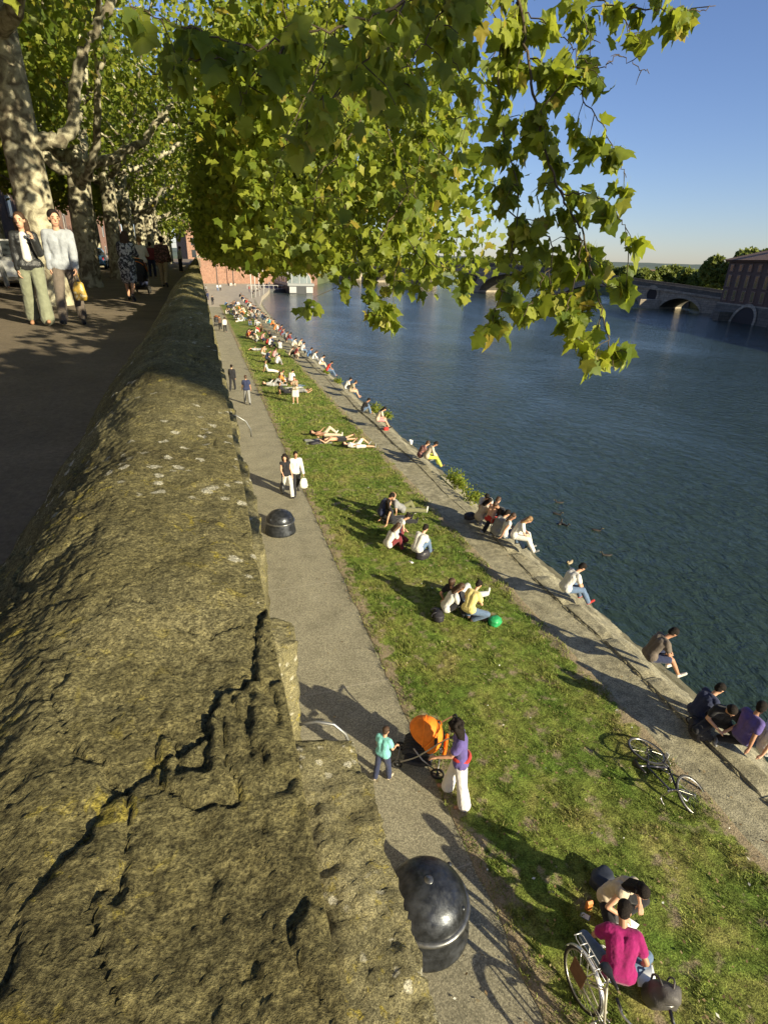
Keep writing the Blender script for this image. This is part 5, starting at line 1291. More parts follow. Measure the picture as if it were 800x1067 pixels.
# --- the two readers in front
ms = person_meshes('cross', False, 'short', 'trousers', 'short', True, .012, True, thick=1.3, extra=dict(lean=16, hunch=14, headp=6, heady=-15, legs=[(84, 40, 112, 48), (84, 44, 112, 50)], hand=[('pel', (-.12, .42, .10)), ('pel', (.30, .16, -.02))]))
PM = hit(637, 1030, .03)
pm = put_person(ms, PM, 32, 'man in magenta polo shirt sitting with his back to the camera, bending over papers', C_['magenta'], C_['jeans'], HAIRD, SKIN2, C_['grey'])
ms = person_meshes('cross', True, 'none', 'trousers', 'long', True, .012, True, thick=1.2, extra=dict(lean=16, hunch=12, headp=16, legs=[(84, 46, 110, 45), (84, 40, 100, 40)], hand=[('pel', (-.18, .34, .10)), ('pel', (.18, .34, .10))]))
put_person(ms, hit(629, 952, .03), 165, 'woman in beige vest top reading papers on the grass, facing the man in magenta', C_['beige'], C_['black'], HAIRD, SKIN, C_['brown'], None, .95)
# --- seated and lying groups (pixel foot/seat position, pose, sex, heading, top, bottom, hair, hairstyle, sleeve, bottom kind, label)
SEAT = [
 (464, 641, 'knees_up', 1, 100, 'white', 'black', HAIRB, 'long', 'long', 'trousers', 'brown-haired woman in white long-sleeved top huddled on the grass next to the yellow shirt', .016),
 (478, 632, 'recline', 0, 70, 'black', 'lgrey', HAIRB, 'short', 'short', 'trousers', 'person in grey trousers lying back with raised knees behind the white and yellow tops', .016),
 (487, 648, 'cross', 1, 60, 'yellow', 'jeans', HAIRD, 'bun', 'short', 'trousers', 'person in pale yellow T-shirt and jeans sitting back-on near the green bag', .016),
 (397, 546, 'cross', 0, 90, 'navy', 'black', HAIRD, 'short', 'short', 'trousers', 'man in dark T-shirt, leftmost of the grass group by the long-haired woman in black', .02),
 (408, 548, 'legs_out', 1, 80, 'black', 'black', HAIRD, 'long', 'none', 'trousers', 'woman in black with long black hair leaning back on her arms', .02),
 (418, 539, 'recline', 0, 85, 'grey', 'olive', HAIRL, 'short', 'short', 'trousers', 'fair-haired man in grey half lying behind the long-haired woman in black', .02),
 (404, 574, 'knees_up', 1, 80, 'white', 'maroon', HAIRB, 'long', 'short', 'trousers', 'brown-haired woman in white T-shirt bent forward, left of the dark backpack', .02),
 (413, 566, 'cross', 1, 100, 'white', 'maroon', HAIRD, 'bun', 'none', 'trousers', 'dark-haired girl in white vest just behind the bent woman in white T-shirt', .02),
 (434, 580, 'knees_up', 0, 60, 'white', 'jeans', HAIRD, 'short', 'short', 'trousers', 'person in blue jeans sitting right beside the dark backpack', .02),
 (338, 455, 'lie_knee', 0, 95, None, 'beige', HAIRD, 'short', 'bare', 'trousers', 'shirtless man lying on the grass with one knee raised', .02),
 (352, 461, 'prone', 0, 268, 'grey', 'black', HAIRD, 'short', 'bare', 'shorts', 'bare-legged man in black shorts stretched out beside the raised knee', .02),
 (372, 467, 'lie_knee', 1, 95, 'white', 'white', HAIRD, 'long', 'short', 'shorts', 'woman in white lying on the grass with bare feet up', .02),
 (279, 389, 'legs_out', 1, 85, 'lgrey', 'white', HAIRB, 'short', 'short', 'trousers', 'woman in white trousers leaning back, legs stretched right', .022),
 (288, 381, 'knees_up', 0, 60, 'white', 'grey', HAIRD, 'short', 'short', 'trousers', 'person in white shirt crouched just above the outstretched white trousers', .022),
 (278, 379, 'cross', 0, 90, 'navy', 'black', HAIRB, 'short', 'short', 'trousers', 'dark-clad person left of the crouching white shirt', .022),
 (285, 374, 'knees_up', 1, 60, 'pink', 'grey', HAIRB, 'long', 'none', 'trousers', 'bare-shouldered person in pink behind the crouching white shirt', .022),
 (273, 373, 'cross', 0, 70, 'pink', 'lgrey', HAIRD, 'short', 'bare', 'shorts', 'pink bare-backed sitter at the left of the mid grass group', .022),
 (268, 366, 'lie', 0, 80, 'stripe', 'grey', HAIRD, 'short', 'short', 'trousers', 'grey striped figure lying left of the mid grass group', .022),
 (281, 364, 'knees_side', 0, 80, 'white', 'black', HAIRD, 'short', 'long', 'trousers', 'person in white jacket sitting beside the red top', .022),
 (278, 361, 'knees_up', 1, 80, 'red', 'black', HAIRD, 'short', 'short', 'trousers', 'dark-haired person in red next to the white jacket', .022),
 (273, 357, 'cross', 1, 90, 'pink', 'navy', HAIRB, 'bun', 'none', 'trousers', 'person in salmon pink between the two red tops', .022),
 (262, 354, 'recline', 0, 75, 'orange', 'navy', HAIRB, 'short', 'short', 'trousers', 'person in orange leaning back, feet to the right, in dark trousers', .022),
 (259, 353, 'knees_up', 0, 75, 'red', 'black', HAIRD, 'short', 'short', 'trousers', 'person in red behind the orange leaning sitter', .022),
 (285, 403, 'lie_knee', 0, 90, 'lgrey', 'grey', HAIRB, 'short', 'long', 'trousers', 'person lying left of the girl in a pale dress, grey knee raised', .022),
 (291, 399, 'knees_up', 1, 80, 'beige', 'grey', HAIRB, 'short', 'none', 'trousers', 'bare-armed sitter just behind the raised grey knee', .022),
 (297, 401, 'recline', 1, 90, 'orange', 'white', HAIRD, 'long', 'short', 'skirt', 'person in orange with white skirt behind the girl in a pale dress', .022),
 (303, 402, 'cross', 0, 40, 'white', 'red', HAIRD, 'short', 'short', 'shorts', 'person in white with a pink wrap right behind the standing girl', .022),
 (297, 413, 'recline', 0, 95, 'black', 'black', HAIRD, 'short', 'short', 'trousers', 'dark figure half lying just left of the standing girl in the pale dress', .022),
 (310, 410, 'prone', 0, 95, 'grey', 'khaki', HAIRB, 'short', 'short', 'trousers', 'person in khaki lying with feet right of the standing girl', .022),
 # quay edge, from the near end
 (787, 796, 'edge2', 1, 112, 'white', 'jeans', HAIRD, 'bun', 'none', 'trousers', 'woman in white vest and jeans sitting on the quay, nearest of all', .014),
 (766, 787, 'knees_side', 0, 95, 'purple', 'jeans', HAIRD, 'short', 'short', 'trousers', 'man in violet-blue T-shirt leaning on his arm on the quay by the bicycle', .014),
 (743, 768, 'cross', 0, 215, 'black', 'black', HAIRD, 'short', 'short', 'trousers', 'man in black T-shirt on the quay holding hands out towards the bent man', .014),
 (722, 752, 'knees_up', 0, 100, 'navy', 'black', HAIRD, 'short', 'short', 'trousers', 'man in dark navy shirt bent far forward on the quay stones', .014),
 (672, 700, 'edge', 0, 105, 'taupe', 'navy', HAIRD, 'short', 'short', 'shorts', 'barefoot person in brown T-shirt and shorts alone on the quay stones', .016),
 (586, 628, 'edge', 0, 95, 'white', 'jeans', HAIRD, 'short', 'short', 'trousers', 'man in white T-shirt and blue jeans with red shoes alone on the quay', .016),
 (534, 571, 'edge', 1, 120, 'white', 'white', HAIRL, 'long', 'short', 'trousers', 'fair-haired figure in white at the near end of the group of six', .02),
 (524, 569, 'edge2', 1, 110, 'white', 'jeans', HAIRB, 'long', 'none', 'trousers', 'long-haired woman in white vest and jeans, second of the group of six', .02),
 (515, 561, 'knees_up', 0, 90, 'grey', 'grey', HAIRD, 'short', 'long', 'trousers', 'man in dark grey hooded jacket in the middle of the group of six', .02),
 (509, 554, 'edge', 0, 60, None, 'red', HAIRB, 'short', 'bare', 'shorts', 'bare-backed tanned sitter among the group of six', .02),
 (521, 553, 'edge', 0, 250, 'black', 'black', HAIRB, 'short', 'short', 'trousers', 'brown-haired sitter facing inland from the water side of the group of six', .02),
 (498, 546, 'knees_up', 1, 90, 'beige', 'grey', HAIRD, 'long', 'long', 'trousers', 'dark-haired woman in pale cardigan, far end of the group of six', .02),
 (503, 541, 'edge', 0, 200, 'lgrey', 'grey', HAIRD, 'short', 'short', 'trousers', 'dark-haired man right beside the pale cardigan in the group of six', .02),
 (444, 486, 'edge', 1, 100, 'beige', 'lime', HAIRD, 'short', 'long', 'trousers', 'person in beige with bright lime trousers on the quay', .02),
 (437, 480, 'knees_up', 0, 100, 'plaid', 'black', HAIRB, 'short', 'long', 'trousers', 'person in plaid shirt next to the lime trousers', .02),
 (393, 446, 'edge', 1, 100, 'beige', 'pink', HAIRD, 'long', 'short', 'shorts', 'person in beige with bare legs and a red bag on the quay', .02),
 (378, 431, 'knees_up', 0, 100, 'black', 'jeans', HAIRD, 'short', 'long', 'trousers', 'hunched person in black with jeans beside the weeds', .022),
 (365, 414, 'edge', 0, 110, 'khaki', 'beige', HAIRB, 'short', 'short', 'shorts', 'person in khaki, nearer of a pair on the quay', .022),
 (360, 408, 'knees_up', 0, 100, 'white', 'black', HAIRD, 'short', 'short', 'trousers', 'person in white, farther of the pair with the khaki one', .022),
 (341, 392, 'edge', 1, 100, 'red', 'jeans', HAIRD, 'short', 'none', 'trousers', 'person in red top with jeans on the quay beyond the khaki pair', .022),
 (333, 385, 'edge', 0, 100, 'white', 'beige', HAIRD, 'short', 'short', 'trousers', 'person in white just beyond the red top and jeans', .024),
 (326, 379, 'edge', 1, 100, 'white', 'grey', HAIRB, 'long', 'long', 'trousers', 'brown-haired person in white, second beyond the red top', .024),
 (321, 374, 'knees_up', 0, 100, 'blue', 'black', HAIRD, 'short', 'long', 'trousers', 'person in blue on the quay edge above the inland pair', .024),
 (308, 374, 'cross', 0, 100, 'maroon', 'beige', HAIRD, 'short', 'short', 'trousers', 'person in dark red sitting on the inner edge of the quay', .024),
 (302, 373, 'knees_up', 0, 100, 'beige', 'black', HAIRB, 'short', 'short', 'trousers', 'person in beige next to the dark red sitter on the inner quay edge', .024),
 (314, 370, 'edge', 0, 60, 'lgrey', 'jeans', HAIRD, 'short', 'short', 'trousers', 'person in pale grey between the dark red and blue sitters', .024),
 (311, 366, 'edge', 0, 80, 'beige', 'lgrey', HAIRB, 'short', 'long', 'trousers', 'person in beige and grey at the water edge beyond the blue sitter', .024),
]
for i, (px, py, pose, fem, hd, tp, bt, hm, hs_, slv, bk, lab, vx) in enumerate(SEAT):
    onq = px > 300 and lab.find('quay') >= 0 or lab.find('group of six') >= 0 or pose.startswith('edge')
    ex = {}
    if pose in ('edge', 'edge2'): ex = dict(legs=[(96, 5, 78, 0), (88, 7, 58, 0)] if pose == 'edge' else [(104, 4, 98, 0), (90, 7, 60, 0)])
    key = (pose, fem, slv, bk, hs_) if vx > .021 else ('own', i)
    ms = shared(key, pose, bool(fem), slv, bk, hs_, vx < .021, vx, extra=ex, seed=i)
    ms['bn'] = bk
    z = .085 if onq else .045
    put_person(ms, hit(px, py-1, z+.04), hd, lab, C_[tp or 'white'], C_[bt], hm, SKIN if i % 3 else SKIN2, C_[['black', 'white', 'brown', 'grey'][i % 4]] if 'red shoes' not in lab else C_['red'], 'people sitting on the quay' if onq else 'people resting on the grass', random.uniform(.95, 1.02)*(.98 if fem else 1)).location.z = z
# standing girl in pale dress
ms = person_meshes('stand', True, 'none', 'skirt', 'short', True, .02, extra=dict(arms=[(40, 10, 90, 25), (40, 10, 90, 25)], headp=14)); ms['bn'] = 'skirt'
put_person(ms, hit(308, 421), 200, 'girl in khaki top and pale skirt standing among the people lying on the grass', C_['khaki'], C_['white'], HAIRB, SKIN, C_['white'])
# group with pushchair further along the path and walkers beyond
for (px, py, pose, hd, tp, bt, hm, lab) in ((230, 344, 'push', 0, 'brown', 'black', HAIRB, 'person in brown bending by the far dark pushchair'), (235, 346, 'walk', 0, 'white', 'black', HAIRD, 'person in white top and black trousers beside the brown one at the far pushchair'),
      (217, 313, 'walk', 0, 'navy', 'navy', HAIRD, 'far path walker in purple-blue, left of two'), (222, 318, 'walk2', 180, 'black', 'black', HAIRD, 'far path walker in black carrying something pale, right of two'), (227, 303, 'walk', 180, 'white', 'blue', HAIRD, 'distant walker in white at the end of the path, left of a pair'),
      (230, 303, 'walk2', 180, 'white', 'black', HAIRB, 'distant walker in white at the end of the path, right of a pair'), (219, 290, 'walk', 10, 'blue', 'navy', HAIRD, 'tiny walker in blue where the path meets the plaza'), (223, 295, 'stand', 90, 'black', 'black', HAIRD, 'tiny dark figure standing before the first plaza lamp'),
      (228, 294, 'walk', 180, 'black', 'maroon', HAIRD, 'tiny dark walker just right of the first plaza lamp'), (238, 298, 'cross', 90, 'black', 'black', HAIRD, 'tiny dark sitter on the plaza beside two in white'), (241, 298, 'cross', 180, 'white', 'white', HAIRD, 'tiny sitter in white below the second plaza lamp, left one'),
      (245, 298, 'knees_up', 180, 'white', 'beige', HAIRB, 'tiny sitter in white below the second plaza lamp, right one'), (260, 305, 'stand', 90, 'red', 'navy', HAIRD, 'tiny figure in red standing near the flagpoles'), (215, 305, 'stand', 30, 'grey', 'black', HAIRD, 'tiny grey figure close under the wall near the end of the path')):
    put_person(shared(('far', pose), pose, False, 'long', 'trousers', 'short', False, .032), hit(px, py), hd, lab, C_[tp], C_[bt], hm, SKIN, None, 'far walkers and sitters by the plaza')
# long line of sitters along the far quay edge, and the crowd at the far end of the grass
cols = ['black', 'navy', 'white', 'grey', 'beige', 'jeans', 'white', 'black', 'orange', 'black', 'maroon', 'lgrey', 'brown', 'lgrey', 'blue', 'black', 'grey', 'brown', 'red', 'navy', 'beige', 'black', 'brown']
names = {'black': 'black', 'navy': 'navy', 'white': 'white', 'grey': 'dark grey', 'red': 'red', 'beige': 'beige', 'jeans': 'denim blue', 'orange': 'orange', 'cyan': 'turquoise', 'maroon': 'dark red', 'brown': 'brown', 'lgrey': 'pale grey', 'blue': 'blue'}
rs = random.Random(5); line = [(305, 362), (300, 358), (297, 356), (293, 351), (291, 349), (288, 347), (286, 345), (283, 342), (280, 340), (277, 338), (275, 336), (273, 334), (271, 332), (269, 330.5), (267.5, 329), (266, 327.5), (264.5, 326), (263, 325), (261.5, 323.5), (260, 322), (259, 321), (257.5, 319.5), (256.5, 318), (255, 317), (254, 315.5), (253, 314.5), (252, 313.3), (251, 312.2), (250, 311)]
lc = ['white', 'maroon', 'grey', 'maroon', 'maroon', 'white', 'orange', 'orange', 'cyan', 'beige', 'black', 'navy', 'grey', 'grey', 'black', 'white', 'navy', 'black', 'brown', 'white', 'black', 'grey', 'red', 'black', 'white', 'navy', 'black', 'beige', 'black']
for k, (px, py) in enumerate(line):
    p = hit(px, py, .08); c = lc[k]
    put_person(shared(('far', ('knees_up', 'edge', 'cross')[k % 3]), ('knees_up', 'edge', 'cross')[k % 3], False, 'long', 'trousers', 'short', False, .032, extra=dict(legs=[(96, 5, 78, 0), (88, 7, 58, 0)]) if k % 3 == 1 else None), (p[0], p[1], .08), 95+rs.uniform(-20, 25),
       'tiny far sitter in %s in the long line along the quay edge' % names[c], C_[c], C_[rs.choice(['black', 'jeans', 'beige', 'grey'])], rs.choice([HAIRD, HAIRB]), SKIN, None, 'far sitters in %s lined along the quay' % names[c])
# farther rows curving with the bank by the flagpoles
for k in range(12):
    px = 262+k*2.6; py = 306.5-k*1.5+rs.uniform(-.4, .4); p = hit(px, py, .05); c = rs.choice(['black', 'white', 'navy', 'grey'])
    put_person(shared(('far', 'knees_up')), (p[0], p[1], .02), 90+rs.uniform(-40, 40), 'speck-sized sitter in %s on the plaza edge by the flagpoles' % names[c], C_[c], C_['black'], HAIRD, SKIN, None, 'sitters in %s on the plaza edge' % names[c])
crowd = []
for k in range(54):
    y = rs.uniform(74, 114)if k < 44 else rs.uniform(56, 74); x = 4.4+rs.random()*2.9*(1 if y > 74 else .95)-(.8 if y > 95 else 0)
    if all((x-a)**2+(y-b)**2 > .75 for a, b in crowd): crowd.append((x, y))
for k, (x, y) in enumerate(crowd):
    c = rs.choice(cols); ps = rs.choice(['knees_up', 'cross', 'cross', 'recline', 'knees_up', 'legs_out'])
    put_person(shared(('far', ps), ps, False, 'long', 'trousers', 'short', False, .032), (x, y, .04), rs.uniform(0, 360), 'tiny person in %s in the crowd sitting on the far grass' % names[c], C_[c], C_[rs.choice(['black', 'jeans', 'beige', 'grey', 'white'])], rs.choice([HAIRD, HAIRB, HAIRL]), SKIN, None, 'crowd in %s on the far grass' % names[c])
bpy.data.scenes.remove(_ts)

# ================================================================== OBJECTS
# --- big domed bins
DOME = M_('worn_dark_steel', (.050, .054, .062), .34, .75, .35, 7, .004)
def dome_bin(loc, label, s=1.0):
    e = empty('domed_bin', loc, .3, scale=s); tag(e, label, 'bin')
    MB().lathe([(.02, .001), (.56, .0), (.565, .03), (.555, .10), (.525, .26), (.505, .40), (.50, .42)], 64).build('base_drum', DOME, e, True)
    MB().lathe([(.50, .42), (.535, .425), (.545, .45), (.535, .48), (.50, .485)], 64).build('rim_band', M_('rubbed_steel', (.16, .16, .155), .35, .8, .3, 12), e, True)
    prof = [(.500*math.cos(a)+.0, .486+.38*math.sin(a)) for a in np.linspace(0, math.pi/2*.995, 26)]
    MB().lathe(prof, 64).build('dome', DOME, e, True)
    for a in (-60, 15, 200): MB().ell((.50*math.cos(R_(a))*.93, .5*math.sin(R_(a))*.90, .63), (.035, .035, .03), None, 12, 8).build('bolt', DOME, e, True)
    MB().lathe([(.0, .871), (.055, .868), (.06, .858)], 24).build('top_cap', _mc['rubbed_steel'], e, True)
    return e
def hb2(x, y): return hit(x, y, 0)
p = hb2(447, 962); dome_bin((p[0]-.06, p[1]+.02, 0.008), 'large dark steel domed bin on the path, nearest the camera', 1.08)
p = hb2(300, 553); dome_bin((p[0]-.24, p[1], 0.008), 'second dark domed bin further along the path behind the walking couple', .9)

# --- bicycles
def wheel_parts(e, c, ax, r, tyre_m, rim_m, nsp=28):
    """wheel as part with tyre, rim, spokes; c centre, ax axle direction (local)"""
    c = Vector(c); ax = Vector(ax).normalized(); u = ax.orthogonal().normalized(); v = ax.cross(u)
    def ring(rad, n=40): return [c+(u*math.cos(2*math.pi*k/n)+v*math.sin(2*math.pi*k/n))*rad for k in range(n)]
    t = MB().tube(ring(r), .017, 8, closed=True).build('wheel', tyre_m, e, True)
    MB().tube(ring(r-.024), .011, 6, closed=True).build('rim', rim_m, t, True)
    m = MB()
    for k in range(nsp):
        a = 2*math.pi*k/nsp; d = u*math.cos(a)+v*math.sin(a); m.tube([c+ax*(.03 if k % 2 else -.03)+d*.02, c+d*(r-.03)], .0014, 4, cap=False)
    m.tube([c-ax*.05, c+ax*.05], .018, 10); m.build('spokes', STEEL, t)
    return t
def bicycle(name, label, frame_m, loc, rot, rack=False, guards=False, town=False, steer=0.0):
    e = empty(name, loc); e.rotation_euler = rot; tag(e, label, 'bicycle')
    r = .335; RH = Vector((0, -.50, r)); FH = Vector((0, .52, r)); BB = Vector((0, -.06, .28)); ST = Vector((0, -.21, .72)); HT = Vector((0, .33, .78)); HB = Vector((0, .37, .64))
    m = MB()
    if town: m.tube(curve_pts([HT, (0, .20, .50), (0, .05, .36), BB], 6), .019, 10)
    else: m.tube([HT, ST], .016, 10); 
    m.tube([HB, BB], .019, 10); m.tube([ST, BB], .016, 10); m.tube([HT+Vector((0, -.01, .05)), HB], .020, 10)
    for s in (-.055, .055): m.tube([RH+Vector((s, 0, 0)), BB+Vector((s*.4, 0, 0))], .010, 8); m.tube([RH+Vector((s, 0, 0)), ST+Vector((s*.3, 0, -.05))], .009, 8)
    m.build('frame', frame_m, e, True)
    wheel_parts(e, RH, (1, 0, 0), r, RUBBER, STEEL)
    Rz = Matrix.Rotation(steer, 3, 'Z'); piv = HB
    def sp(v): return piv+Rz@(Vector(v)-piv)
    m = MB()
    for s in (-.05, .05): m.tube([sp(FH+Vector((s, 0, 0))), sp(HB+Vector((s*.8, .0, -.05))), sp(HB+Vector((0, 0, .0)))], .010, 8)
    m.build('fork', frame_m, e, True)
    wheel_parts(e, sp(FH), Rz@Vector((1, 0, 0)), r, RUBBER, STEEL)
    m = MB()
    if town: hbp = [(-.29, .12, 1.02), (-.27, .28, 1.03), (-.12, .37, 1.0), (0, .37, .95), (.12, .37, 1.0), (.27, .28, 1.03), (.29, .12, 1.02)]
    else: hbp = [(-.21, .52, .74), (-.21, .56, .82), (-.21, .48, .88), (-.18, .38, .88), (0, .37, .88), (.18, .38, .88), (.21, .48, .88), (.21, .56, .82), (.21, .52, .74)]
    m.tube(curve_pts([sp(q) for q in hbp], 4), .0125, 8); m.tube([HT, sp((0, .345, .88)), sp((0, .37, hbp[len(hbp)//2][2]))], .014, 8); hbo = m.build('handlebar', STEEL, e, True)
    for s in (0, -1): m = MB(); a = Vector(sp(hbp[s])); b = Vector(sp(hbp[1 if s == 0 else -2])); m.tube([a, a.lerp(b, .75)], .019, 8); m.build('grip', BLACKM, hbo, True)
    sb = MB(); sb.tube([ST, ST+Vector((0, -.03, .16))], .013, 8); sb.build('seat_post', STEEL, e, True)
    m = MB(); c = ST+Vector((0, -.03, .18)); V = []; n = 12
    for (y, w_, z) in ((-.13, .03, .0), (-.11, .075, .012), (-.04, .07, .012), (.03, .03, .004), (.12, .018, 0), (.15, .01, -.006)):
        for k in range(n): a = 2*math.pi*k/n; V.append(tuple(c+Vector((w_*math.cos(a), y, z+.022*math.sin(a)))))
    F = [(i*n+k, i*n+(k+1) % n, (i+1)*n+(k+1) % n, (i+1)*n+k) for i in range(5) for k in range(n)]+[tuple(range(n-1, -1, -1)), tuple(5*n+k for k in range(n))]
    m.add(V, F).build('saddle', BLACKM, e, True)
    m = MB(); ch = [BB+Vector((.05, .095*math.cos(a), .095*math.sin(a))) for a in np.linspace(0, 2*math.pi, 24, endpoint=False)]
    m.tube(ch, .006, 5, closed=True); 
    for k in range(5): a = k*2*math.pi/5; m.tube([BB+Vector((.05, 0, 0)), BB+Vector((.05, .095*math.cos(a), .095*math.sin(a)))], .006, 5)
    m.tube([BB+Vector((.055, 0, .095)), RH+Vector((.055, 0, .035))], .004, 5); m.tube([BB+Vector((.055, 0, -.095)), RH+Vector((.055, 0, -.035))], .004, 5); m.build('chainset', STEEL, e, True)
    for s, a in ((1, .5), (-1, .5+math.pi)):
        d = Vector((0, math.cos(a), math.sin(a)))*.17; o = BB+Vector((s*.08, 0, 0)); cr = MB().tube([o, o+d], .010, 8).build('crank', STEEL, e, True)
        pp = o+d+Vector((s*.05, 0, 0)); MB().box(pp.x-.045, pp.x+.045, pp.y-.035, pp.y+.035, pp.z-.010, pp.z+.010).build('pedal', M_('pedal_plastic', (.5, .5, .48), .5), cr, False, .003)
    if rack:
        m = MB(); z = .76
        for s in (-.055, .055): m.tube([(s, -.22, z), (s, -.74, z), (s*.6, -.78, z)], .006, 6)
        m.tube([(0, -.22, z), (0, -.74, z)], .005, 6)
        for y in (-.24, -.38, -.52, -.66, -.78): m.tube([(-.055, y, z+.001), (.055, y, z+.001)], .007, 6)
        for s in (-.06, .06): m.tube([(s, -.5, .36), (s, -.62, z)], .005, 6); m.tube([(s, -.5, .36), (s, -.36, z)], .005, 6)
        m.build('luggage_rack', M_('pale_metal', (.62, .61, .58), .35, .6, .06, 30), e, True)
    if guards:
        for cc, a0, a1, pc in ((RH, .15, 3.3, True), (FH, .1, 2.5, False)):
            V = []; F = []; an = np.linspace(a0, a1, 24)
            for k, a in enumerate(an):
                for q in (-.028, -.012, .012, .028):
                    rr = r+.035-(.010 if abs(q) > .02 else 0); v = cc+Vector((q, -rr*math.cos(a)*-1*(-1), rr*math.sin(a))); v = v if pc else sp(v); V.append(tuple(v))
            for k in range(len(an)-1):
                for q in range(3): F.append((4*k+q, 4*k+q+1, 4*k+q+5, 4*k+q+4))
            MB().add(V, F).build('mudguard', _mc['pale_metal'], e, True)
    if rack:
        MB().box(.064, .069, -.66, -.42, .30, .56).build('wheel_cover', M_('brown_board', (.13, .065, .035), .8), e)
    MB().tube([(0.03, -.12, .27), (.20, -.18, .02)], .009, 6).build('kickstand', STEEL, e, True)
    return e
CREAM = M_('cream_enamel', (.42, .39, .31), .35, .1, .12, 20)
# the town bicycle near the readers: rear wheel contact and front wheel contact on the ground
rc = Vector(hit(598, 1040)); fw = Vector(hit(640, 1120)); d = (fw-rc); yaw = math.atan2(-d.x, d.y)
b1 = bicycle('bicycle', 'pale town bicycle with a white luggage rack standing between path and the man in magenta', CREAM, rc+Vector((math.sin(-yaw), math.cos(-yaw), 0))*.5+Vector((0, 0, .045)), (0, R_(-7), yaw), True, True, True, R_(-25))
dk = M_('dark_blue_enamel', (.035, .035, .055), .3, .3, .15, 20)
q1 = Vector(hit(697, 783)); q2 = Vector(hit(735, 815)); d = q2-q1; yaw = math.atan2(-d.x, d.y); mid = (q1+q2)/2
bicycle('bicycle', 'dark thin-wheeled bicycle lying on its side where grass meets quay', dk, (mid.x-.22, mid.y-.05, .09), (0, R_(77), yaw), False, False, False, R_(-30))

# --- orange pushchair
def pushchair(loc, rz, label, hood_c, s=1.0, detail=True):
    e = empty('pushchair', loc, rz, scale=s); tag(e, label, 'pushchair')
    m = MB()
    for sx_ in (-.26, .26):
        m.tube(curve_pts([(sx_, -.52, 1.02), (sx_, -.35, .86), (sx_, .05, .42), (sx_*.8, .42, .12)], 5), .014, 8); m.tube([(sx_, .12, .60), (sx_, -.05, .36), (sx_, -.34, .14)], .013, 8)
    m.tube([(-.26, -.34, .14), (.26, -.34, .14)], .012, 8); m.tube([(-.21, .42, .12), (.21, .42, .12)], .012, 8); m.build('frame', STEEL if detail else BLACKM, e, True)
    MB().tube(curve_pts([(-.26, -.50, 1.0), (-.25, -.56, 1.05), (0, -.59, 1.07), (.25, -.56, 1.05), (.26, -.50, 1.0)], 5), .019, 8).build('handle', BLACKM, e, True)
    for x, y, r in ((-.30, -.34, .13), (.30, -.34, .13), (-.22, .42, .10), (.22, .42, .10)):
        w_ = MB().tube([(x, y+r*.85*math.cos(a), r+r*.85*math.sin(a)) for a in np.linspace(0, 2*math.pi, 22, endpoint=False)], .020, 8, closed=True).build('wheel', RUBBER, e, True)
        m = MB(); m.tube([(x-.02, y, r), (x+.02, y, r)], .03, 10)
        for k in range(5): a = k*1.2566; m.tube([(x, y, r), (x, y+r*.8*math.cos(a), r+r*.8*math.sin(a))], .008, 5)
        m.build('hub', BLACKM, w_, True)
    # seat shell
    fab = M_('hood_'+hood_c[0], hood_c[1], .7, 0, .12, 9, .008); dkf = M_('dark_fabric', (.03, .03, .033), .8)
    m = MB()
    for k in range(7):
        x = -.2+.4*k/6; m.tube(curve_pts([(x, -.26, .86), (x, -.20, .60), (x, -.06, .46), (x, .22, .46), (x, .32, .38)], 4), .036, 6)
    m.build('seat', dkf, e, True)
    m = MB(); 
    for k in range(6): m.tube(curve_pts([(-.2+.08*k, -.2, .26), (-.2+.08*k, 0, .18), (-.2+.08*k, .3, .20)], 4), .045, 6)
    m.build('basket', dkf, e, True)
    # hood: ribbed quarter dome, rear pouch
    V = []; nu, nv = 20, 28
    for i in range(nu+1):
        a = math.pi*i/nu
        for j in range(nv+1):
            b = R_(-58+205*j/nv); rr = .33*(1+.035*abs(math.sin(j*math.pi/7)))
            V.append((.27*math.cos(a)*(1.0), -.03+rr*math.sin(a)**.7*(-math.cos(b)), .70+rr*1.12*math.sin(a)**.7*math.sin(b)))
    F = [(i*(nv+1)+j, i*(nv+1)+j+1, (i+1)*(nv+1)+j+1, (i+1)*(nv+1)+j) for i in range(nu) for j in range(nv)]
    ho = MB().add(V, F).build('hood', fab, e, True); sol = ho.modifiers.new('s', 'SOLIDIFY'); sol.thickness = .012
    m = MB()
    m.tube([(.285*math.cos(a), -.08-.33*math.sin(a)*.72, .70+.37*math.sin(a)*.80) for a in np.linspace(0, math.pi, 20)], .011, 6); m.tube([(.285*math.cos(a), -.03+.0*math.sin(a), .70+.395*math.sin(a)) for a in np.linspace(0, math.pi, 20)], .009, 6)
    m.build('hood_rib', M_('hood_trim', tuple(min(1, v*1.25) for v in hood_c[1]), .7), ho, True)
    MB().box(-.19, .19, -.40, -.34, .44, .70, Matrix.Rotation(R_(6), 4, 'X')).build('rear_pocket', fab, e, False, .02)
    MB().tube([(-.26, -.36, .60), (0, -.43, .57), (.26, -.36, .60)], .016, 6).build('strap', BLACKM, e, True)
    return e
p = hit(438, 795); pushchair((p[0], p[1], .006), R_(62), 'pushchair with a big bright orange hood on the path between boy and woman', ('orange', (.78, .20, .012)), .98)
p = P_(146, 306, PZ); pushchair((p[0]+.05, p[1]+.1, PZ+.004), R_(-6), 'dark pushchair pushed along the promenade in front of the patterned coat', ('black', (.03, .03, .035)), .95, False)
p = hit(226.5, 340); pushchair((p[0], p[1], .006), R_(0), 'small dark pushchair far along the path', ('black', (.03, .03, .035)), 1.25, False)

